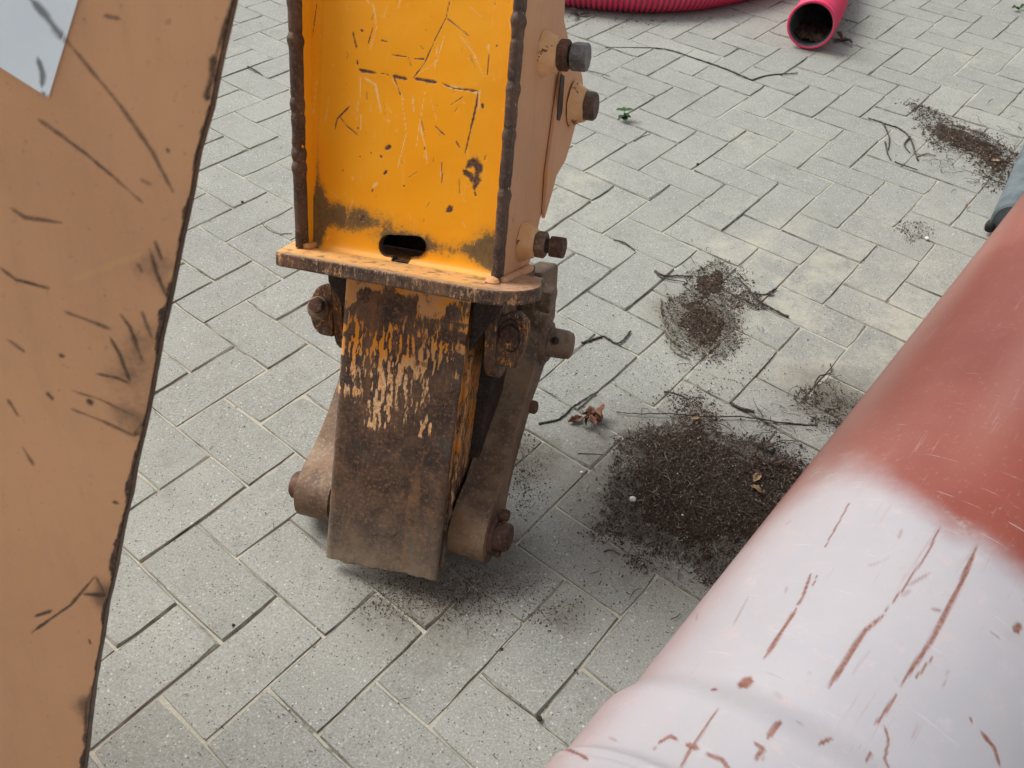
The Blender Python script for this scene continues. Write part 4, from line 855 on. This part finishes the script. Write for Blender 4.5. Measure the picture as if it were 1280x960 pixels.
# ------------------------------------------------------------------ soil and litter
crumbV = []; crumbF = []
OCT = np.array([(1, 0, 0), (-1, 0, 0), (0, 1, 0), (0, -1, 0), (0, 0, 1), (0, 0, -1)], float); OF = [(0, 2, 4), (2, 1, 4), (1, 3, 4), (3, 0, 4), (2, 0, 5), (1, 2, 5), (3, 1, 5), (0, 3, 5)]
def rand_rot(r):
    q = r.normal(size=4); q /= np.linalg.norm(q); w_, x, y, z = q
    return np.array([[1 - 2 * (y * y + z * z), 2 * (x * y - z * w_), 2 * (x * z + y * w_)], [2 * (x * y + z * w_), 1 - 2 * (x * x + z * z), 2 * (y * z - x * w_)], [2 * (x * z - y * w_), 2 * (y * z + x * w_), 1 - 2 * (x * x + y * y)]])
def add_crumb(V, Fc, x, y, z, s, fibre=False):
    sc_ = np.array([s * rng.uniform(1.5, 5) if fibre else s * rng.uniform(.7, 1.5), s * (.35 if fibre else rng.uniform(.6, 1.2)), s * (.35 if fibre else rng.uniform(.5, 1))])
    if fibre: a = rng.uniform(0, 6.28); R = np.array([[math.cos(a), -math.sin(a), 0], [math.sin(a), math.cos(a), 0], [rng.uniform(-.3, .3), 0, 1]])
    else: R = rand_rot(rng)
    q = (OCT * sc_ * rng.uniform(.75, 1.25, (6, 1))) @ R.T + np.array([x, y, z]); b = len(V); V.extend(q.tolist()); Fc.extend([(a_ + b, b_ + b, c_ + b) for a_, b_, c_ in OF])
def soil(poly_px, label, h=.006, n=2500, seed=0, spread=.03, soft=.03, size=(.0005, .0021)):
    poly = np.array([ground(*q)[:2] for q in poly_px]); lo = poly.min(0) - .05; hi = poly.max(0) + .05; st_ = .003
    nx_, ny_ = (np.ceil((hi - lo) / st_)).astype(int); X, Y = np.meshgrid(np.linspace(lo[0], hi[0], nx_), np.linspace(lo[1], hi[1], ny_), indexing='ij'); P = np.column_stack([X.ravel(), Y.ravel()])
    s = poly_sdf(P, poly); s = s + (vnoise(P, 14, seed, 4) - .5) * .075 - .020 - .05 * np.clip(vnoise(P, 34, seed + 40, 4) - .52, 0, 1); Z = -.003 + np.clip(s / soft, -.5, 1) * h * (.55 + .6 * vnoise(P, 55, seed + 9, 3)) + (vnoise(P, 240, seed + 3, 2) - .5) * .006
    rt = tag(empty('soil_patch', (float(poly[:, 0].mean()), float(poly[:, 1].mean()), 0)), kind='stuff') if False else None
    o = grid_mesh('soil_patch', np.column_stack([P, Z]), nx_, ny_, M['soil'], None, keep=lambda f: (Z[f] > -.004).any(1)); tag(o, label, 'soil', None, 'stuff')
    cV = []; cF = []; k = 0; tries = 0
    while k < n and tries < n * 8:
        B = 2000; q = rng.uniform(lo, hi, (B, 2)); sq = poly_sdf(q, poly) + (vnoise(q, 14, seed, 4) - .5) * .075; pr = np.clip(1 + sq / spread, 0, 1) ** 2.2; ok = rng.random(B) < pr; tries += B
        for (x, y), ss in zip(q[ok], sq[ok]):
            if k >= n: break
            z = max(0, min(1, ss / soft)) * h * .8; add_crumb(cV, cF, x, y, z + .0012, rng.uniform(*size) * (1.4 if rng.random() < .08 else 1), rng.random() < .28); k += 1
    me = mesh_obj('soil_crumbs', cV, cF, M['crumb'], o); me['kind'] = 'stuff'
    return o
soil([(850, 505), (838, 530), (800, 548), (765, 585), (772, 620), (765, 645), (750, 668), (800, 690), (850, 712), (900, 735), (1000, 640), (1060, 570), (1020, 575), (985, 560), (950, 548), (905, 540), (885, 505), (868, 492)], 'large dark soil patch spilling out from under the red brown pipe', .010, 20000, 1, .04)
soil([(858, 340), (895, 330), (925, 345), (940, 352), (932, 365), (912, 372), (915, 395), (918, 425), (895, 447), (862, 440), (835, 415), (828, 392), (845, 380), (858, 365)], 'heap of dark soil and fibres on the pavers right of the arm, above the large one', .007, 4500, 7, .03, .02)
soil([(930, 362), (945, 368), (958, 388), (935, 386), (918, 378)], 'small dark wedge of soil beside the middle heap', .005, 600, 9, .015, .015)
soil([(1140, 132), (1165, 140), (1195, 155), (1240, 172), (1272, 192), (1275, 235), (1235, 232), (1222, 215), (1215, 195), (1180, 185), (1160, 165)], 'reddish dark soil strip lying by the grey pipe at upper right', .008, 3000, 17, .05, .03, (.001, .003))
soil([(1128, 283), (1150, 281), (1168, 292), (1158, 302), (1135, 300)], 'tiny dark soil spot on pale sandy pavers near the right edge', .003, 260, 23, .035, .02)
soil([(1000, 500), (1040, 490), (1075, 505), (1050, 540), (1010, 530)], 'soil tongue tucked under the red brown pipe edge', .005, 900, 29, .04, .03)
for (cu, cv, ru, rv, nn_) in ((860, 620, 45, 40, 60), (880, 390, 22, 25, 22), (1225, 190, 20, 14, 14), (960, 570, 25, 18, 18)):
    cV = []; cF = []
    for _ in range(nn_):
        u, v = rng.normal(cu, ru), rng.normal(cv, rv); p = ground(u, v); add_crumb(cV, cF, p[0], p[1], .005, rng.uniform(.0025, .0048))
    o = mesh_obj('soil_clods', cV, cF, M['soil']); tag(o, 'loose lumps of dark soil lying on the soil patches', 'soil', None, 'stuff')
def fibres(cu, cv, ru, rv, nn_, label, mat, lo=.008, hi=.03):
    V = []; Fc = []
    for _ in range(nn_):
        u, v = rng.normal(cu, ru), rng.normal(cv, rv); p = ground(u, v); a = rng.uniform(0, 6.28); L_ = rng.uniform(lo, hi); bend = rng.normal(0, 1.1); rr = rng.uniform(.0003, .0009); z0 = rng.uniform(.001, .010); z1 = rng.uniform(.001, .014); base_ = len(V)
        x, y = p[0], p[1]
        for q in range(6):
            t = q / 5; z = z0 + (z1 - z0) * t + .003 * math.sin(t * 3.1)
            for k in range(3):
                th_ = k * 2.094; V.append((x - math.sin(a) * rr * math.cos(th_), y + math.cos(a) * rr * math.cos(th_), z + rr * math.sin(th_)))
            x += math.cos(a) * L_ / 5; y += math.sin(a) * L_ / 5; a += bend / 5 + rng.normal(0, .12)
        for q in range(5):
            for k in range(3): b0 = base_ + q * 3 + k; b1 = base_ + q * 3 + (k + 1) % 3; Fc.append((b0, b1, b1 + 3, b0 + 3))
    o = mesh_obj('plant_fibres', V, Fc, M[mat]); tag(o, label, 'plant fibres', None, 'stuff')
fibres(865, 610, 55, 45, 260, 'matted thin dark plant fibres over the large soil patch', 'twig')
fibres(880, 600, 60, 45, 70, 'a few pale straw fibres over the large soil patch', 'twigpale')
fibres(955, 565, 25, 25, 110, 'tangle of thin dark stems among the dead leaves by the red brown pipe', 'twig', .012, .045)
fibres(882, 390, 28, 28, 120, 'matted dark fibres in the middle soil heap', 'twig'); fibres(882, 400, 26, 26, 30, 'pale fibres in the middle soil heap', 'twigpale')
fibres(1215, 185, 35, 20, 150, 'matted dark fibres in the upper right soil strip', 'twig', .01, .04); fibres(1030, 515, 18, 16, 50, 'fine roots in the soil tongue by the pipe', 'twig')
# crumbs strewn about
cV = []; cF = []
def strew(cu, cv, ru, rv, n, size=(.0006, .002), fib=.15):
    for _ in range(n):
        u, v = rng.normal(cu, ru), rng.normal(cv, rv); p = ground(u, v); add_crumb(cV, cF, p[0], p[1], .0008, rng.uniform(*size), rng.random() < fib)
strew(530, 742, 42, 20, 1900, (.0005, .0014)); strew(600, 735, 45, 22, 1100, (.0005, .0014)); strew(655, 590, 14, 34, 600, (.0005, .0016)); strew(700, 450, 30, 40, 120); strew(690, 770, 25, 12, 150); strew(800, 640, 60, 60, 500); strew(1040, 20, 25, 25, 160, (.001, .003)); strew(760, 25, 60, 6, 200, (.001, .003)); strew(890, 470, 60, 30, 300)
for _ in range(900):
    u, v = rng.uniform(120, 1280), rng.uniform(0, 960); p = ground(u, v); add_crumb(cV, cF, p[0], p[1], .0008, rng.uniform(.0005, .0017), rng.random() < .3)
for _ in range(4200):        # grit caught in the joints
    i = int(rng.integers(-10, 30)); j = int(rng.integers(-3, 36)); t = rng.uniform(0, 1)
    if vnoise(np.array([[i * .4, j * .4]]), 1.0, 77, 2)[0] < .48: continue
    k = (i - j) % 4
    pq = lat(i + t, j + rng.normal(0, .02)) if k in (0, 1, 2) and rng.random() < .5 else lat(i + rng.normal(0, .02), j + t)
    add_crumb(cV, cF, pq[0], pq[1], -.0015, rng.uniform(.0006, .0018), rng.random() < .3)
o = mesh_obj('loose_grit', cV, cF, M['crumb']); tag(o, 'loose dark grit and bits strewn over the pavers and joints', 'grit', None, 'stuff')
cV = []; cF = []
for _ in range(420):
    u, v = rng.uniform(120, 1280), rng.uniform(0, 960); p = ground(u, v); add_crumb(cV, cF, p[0], p[1], .0006, rng.uniform(.0006, .0015))
for _ in range(60):
    u, v = rng.normal(1150, 50), rng.normal(320, 30); p = ground(u, v); add_crumb(cV, cF, p[0], p[1], .0006, rng.uniform(.0006, .0022))
o = mesh_obj('pale_grit', cV, cF, M['stone']); tag(o, 'scattered pale grit grains on the pavers', 'grit', None, 'stuff')

def twig(pts, r0, r1, label, mat='twig', lift=.0, branches=()):
    r0, r1 = r0 * .8, r1 * .8
    G = [ground(*q) for q in pts]; c = G[0].copy(); c[2] = 0; S = spline([g_ - c for g_ in G], max(8, len(pts) * 7)); nS = len(S); ob = []
    for k in range(nS):
        S[k, 2] = r0 + lift * math.sin(math.pi * k / (nS - 1)) + .0004; S[k, :2] += rng.normal(0, .0007, 2)
    rd = [(r0 + (r1 - r0) * k / (nS - 1)) * (1 + .18 * math.sin(k * 2.3)) for k in range(nS)]
    if not branches:
        o = tube('twig', S, rd, M[mat], None, 7, .12); o.location = c; return tag(o, label, 'twig')
    rt = empty('twig', tuple(c)); tag(rt, label, 'twig'); tube('stem', S, rd, M[mat], rt, 7, .12)
    for b in branches:
        Gb = [ground(*q) - c for q in b]; Sb = spline(Gb, 14); Sb[:, 2] = r0 + .001; tube('branch', Sb, [r1 * 1.1 * (1 - .5 * k / 13) for k in range(14)], M[mat], rt, 6, .12)
    return rt
twig([(756, 60), (790, 60), (832, 62), (870, 74), (905, 86), (940, 101)], .0016, .0036, 'long thin curved twig on the pavers between the two pink hoses and the green seedling', branches=[[(940, 101), (960, 95), (997, 92)]])
twig([(727, 88), (745, 91), (762, 96)], .0018, .001, 'short straight dark twig just right of the topmost bolt')
twig([(792, 177), (803, 171), (813, 168)], .0017, .001, 'small pale stick on the pavers below and right of the green seedling', 'twigpale')
twig([(1085, 148), (1105, 155), (1125, 162), (1138, 175), (1147, 202)], .0022, .003, 'forked dark twig left of the upper right soil strip', branches=[[(1103, 154), (1111, 172), (1110, 188)], [(1137, 172), (1130, 182), (1137, 192)]])
twig([(1106, 178), (1109, 192), (1113, 201)], .0026, .0018, 'short upright stub of twig below the forked twig')
twig([(1118, 203), (1132, 208), (1146, 213)], .0022, .0015, 'short twig lying in the joint under the forked twig')
twig([(727, 430), (740, 426), (755, 422), (768, 430), (778, 427), (788, 415)], .0032, .0024, 'dark kinked twig lying right of the upper pin of the arm')
twig([(674, 531), (700, 524), (718, 508), (746, 491)], .0028, .0014, 'dark twig pointing at the small stop bolt, left of the crumpled leaf')
twig([(818, 340), (830, 346), (848, 346), (866, 347)], .0034, .0022, 'forked grey twig poking out of the top left of the middle soil heap', branches=[[(818, 341), (828, 349), (856, 354)]])
twig([(826, 374), (825, 393), (829, 410), (838, 425), (848, 433)], .0022, .0026, 'pale bent stalk on the left rim of the middle soil heap', 'twigpale', .006)
twig([(838, 434), (848, 444), (862, 450)], .0022, .0014, 'thin double stalk at the bottom of the middle soil heap', 'twigpale', 0, [[(841, 432), (855, 441), (866, 446)]])
twig([(922, 347), (934, 362), (945, 376), (965, 388), (985, 397)], .0016, .0034, 'dark stick crossing the small soil wedge', lift=.004)
twig([(941, 367), (956, 369), (970, 361)], .0018, .003, 'short stick at the right of the small soil wedge')
twig([(770, 516), (800, 519), (840, 520), (880, 524), (930, 524), (975, 530), (1022, 533)], .0011, .002, 'long thin reddish root running across the top of the large soil patch', lift=.006)
twig([(1038, 455), (1037, 470), (1022, 476), (1016, 488), (1020, 504)], .0014, .0024, 'curly dark stem near the red brown pipe, above the large soil patch', lift=.01)
twig([(722, 568), (737, 568), (753, 569)], .0016, .001, 'tiny dark twig at the left of the large soil patch')
twig([(767, 301), (780, 304), (793, 314)], .0024, .0018, 'dark stub of twig above the twisted twig, right of the lower bolt')
twig([(328, 281), (338, 289), (350, 293), (366, 292)], .0014, .0009, 'fine bent twig on the pavers just left of the base plate')
twig([(310, 84), (318, 88), (328, 95)], .003, .0018, 'small dark stick in the gap between panel and orange arm')
twig([(830, 490), (845, 493), (860, 500)], .002, .0012, 'short twig at the tip of the large soil patch')
twig([(912, 505), (925, 512), (942, 516)], .004, .003, 'knobbly dark twig on the paver at the upper rim of the large soil patch')
twig([(1190, 172), (1222, 182), (1255, 192)], .0022, .0016, 'dark stick lying along the upper right soil strip', lift=.012)
twig([(825, 595), (835, 605), (838, 618)], .0014, .001, 'thin pale fibre on the large soil patch', 'twigpale', .012)
twig([(880, 600), (870, 570), (900, 560)], .0012, .0009, 'bent dark stem standing on the large soil patch', lift=.02)
twig([(1145, 197), (1158, 193), (1170, 196)], .0026, .0012, 'short crooked twig at the left foot of the upper right soil strip', 'twigpale')
twig([(945, 560), (958, 590), (975, 610)], .002, .001, 'brown stalk among the dry leaves by the red brown pipe', lift=.015)
twig([(755, 690), (765, 688), (775, 694)], .0014, .0009, 'tiny twig under the large soil patch')

def leaf(u, v, size, label, mat, curl=.5, ang=0.0, n=1, z=.004):
    c = ground(u, v); c[2] = 0; V = []; Fc = []
    for b in range(n):
        L = size * rng.uniform(.75, 1.1); W = L * rng.uniform(.35, .55); a0 = ang + (b * 2 * math.pi / n + rng.uniform(-.4, .4) if n > 1 else 0); na, nb = 9, 6; base = len(V); tilt = rng.uniform(-.2, 1.0) if n > 1 else .12; ph = rng.uniform(0, 6); ox, oy, oz = (rng.uniform(-.3, .3) * size, rng.uniform(-.3, .3) * size, rng.uniform(0, .25) * size) if n > 4 else (0, 0, 0)
        for i in range(na):
            t = i / (na - 1); wd = W * math.sin(math.pi * min(1, t * .92 + .06)) * (1 + .18 * math.sin(t * 19 + ph))
            for j in range(nb):
                s_ = j / (nb - 1) * 2 - 1; x = L * t - (0 if n > 1 else L / 2); y = wd * .5 * s_; zz = z + curl * abs(s_) ** 1.5 * wd * .55 + math.sin(t * 7 + ph) * .06 * L * curl + tilt * L * t * (1 - .5 * t) * (1 if n > 1 else .25) + rng.normal(0, .0006)
                V.append((ox + x * math.cos(a0) - y * math.sin(a0), oy + x * math.sin(a0) + y * math.cos(a0), max(zz + oz, .001)))
        for i in range(na - 1):
            for j in range(nb - 1): q = base + i * nb + j; Fc.append((q, q + 1, q + nb + 1, q + nb))
    if n > 4: V = [tuple(np.array(v) + np.array(mnoise.noise_vector(Vector(v) * (1.1 / size))) * size * .38) for v in V]; V = [(x, y, max(z_, .0006)) for x, y, z_ in V]
    o = mesh_obj('leaf', V, Fc, M[mat], None, smooth=True); o.location = c; so = o.modifiers.new('thick', 'SOLIDIFY'); so.thickness = .0005; return tag(o, label, 'leaf')
leaf(742, 527, .028, 'crumpled dry red brown leaf between the arm and the large soil patch', 'leaf', 1.3, .3, 13, .003)
leaf(719, 527, .030, 'curled red brown leaf piece at the left of the crumpled leaf', 'leaf', 1.0, .5, 1, .003)
leaf(943, 617, .022, 'tan curled dead leaf on the large soil patch, lowest of the leaves beside the pipe', 'leaftan', .9, 2.4, 1, .012)
leaf(944, 603, .026, 'greyish pale dead leaf just above the tan curled one by the pipe', 'leaftan', .7, .9, 1, .012)
leaf(938, 592, .024, 'dark dead leaf in the middle of the leaf group by the pipe', 'leafdark', .7, 1.9, 2, .010)
leaf(962, 585, .028, 'dark curled leaf closest to the pipe edge', 'leafdark', .8, .2, 2, .010)
leaf(952, 563, .024, 'dark leaf at the top of the leaf group by the pipe', 'leafdark', .7, 2.8, 2, .010)
leaf(868, 528, .018, 'small grey leaf scrap under the long root', 'leaftan', .5, .2, 1, .010)
leaf(723, 21, .055, 'dark wet leaf under the curved pink hose', 'leafdark', .6, .1, 3, .003)
leaf(1208, 258, .020, 'tiny tan leaf on the pavers left of the grey pipe', 'leaftan', .9, .8, 1, .003)
leaf(1052, 52, .045, 'dark leaf litter beside the open hose end', 'leafdark', .5, .5, 4, .003)
leaf(1243, 205, .030, 'pale leaf scrap on the upper right soil strip', 'leaftan', .4, .1, 1, .010)
leaf(963, 368, .020, 'small dark leaf scrap by the short stick', 'leafdark', .4, .6, 1, .003)
leaf(1273, 13, .05, 'greenish leaf at the top right corner of the pavers', 'green', .6, .3, 2, .003)
# green seedling
sroot = empty('seedling', tuple(ground(779, 150))); tag(sroot, 'small green seedling growing from a paver joint below the long curved twig', 'seedling')
tube('stem', [(0, 0, -.004), (.001, 0, .012), (.0, .002, .028)], [.0016, .0013, .001], M['green'], sroot, 6)
def seed_leaf(nm, a, L, z, dr, mat='green', zc=.0):
    V = []; Fc = []; na, nb = 7, 5
    for i in range(na):
        t = i / (na - 1)
        for j in range(nb):
            s_ = j / (nb - 1) * 2 - 1; x = L * t; y = L * .38 * math.sin(math.pi * (t * .9 + .05)) * s_; V.append((x * math.cos(a) - y * math.sin(a), x * math.sin(a) + y * math.cos(a), z + dr * L * t * (1 - t * .6) + abs(s_) * .003))
    for i in range(na - 1):
        for j in range(nb - 1): q = i * nb + j; Fc.append((q, q + 1, q + nb + 1, q + nb))
    o = mesh_obj(nm, V, Fc, M[mat], sroot, smooth=True); so = o.modifiers.new('thick', 'SOLIDIFY'); so.thickness = .0006; return o
for a, L, z, dr in ((.1, .024, .028, .3), (3.3, .024, .028, .3), (1.6, .018, .026, .4), (-.5, .022, .012, .1), (-1.4, .026, .010, -.1), (-2.4, .022, .012, .1), (-1.0, .020, .018, .2)): seed_leaf('leaf', a, L, z, dr)
# single stones and clods
def stone(u, v, s, label, mat='stone', z=0.0, nm='pebble'):
    bm = bmesh.new(); bmesh.ops.create_icosphere(bm, subdivisions=2, radius=s)
    for v_ in bm.verts: v_.co *= 1 + .28 * mnoise.noise(v_.co * (2.2 / s) + Vector((u, v, 0))); v_.co.z *= .7
    me = bpy.data.meshes.new(nm); bm.to_mesh(me); bm.free(); me.materials.append(M[mat]); o = link(bpy.data.objects.new(nm, me)); p = ground(u, v); o.location = (p[0], p[1], s * .55 + z); return tag(o, label, nm)
stone(790, 628, .0058, 'white angular pebble on the left part of the large soil patch', z=.006)
stone(727, 591, .0030, 'tiny white pebble on the paver left of the large soil patch')
stone(852, 648, .0022, 'small white grain low in the large soil patch', z=.008)
stone(1158, 300, .0055, 'white chip in the tiny soil spot', z=.002)
stone(674, 899, .0042, 'round black clod in a paver joint near the bottom, left of the red brown pipe', 'clod', nm='clod')
stone(719, 838, .0022, 'smaller black clod in a joint above the round one', 'clod', nm='clod')
stone(872, 206, .0042, 'dark clod in a joint in the open paving right of the arm', 'clod', nm='clod')
stone(627, 812, .0026, 'little dark clod on the paver below the foot', 'clod', nm='clod')
stone(292, 782, .0024, 'dark clod on a paver left of and below the foot', 'clod', nm='clod')
stone(303, 253, .0036, 'dark crumb on the joint in the gap between panel and arm', 'clod', nm='clod')
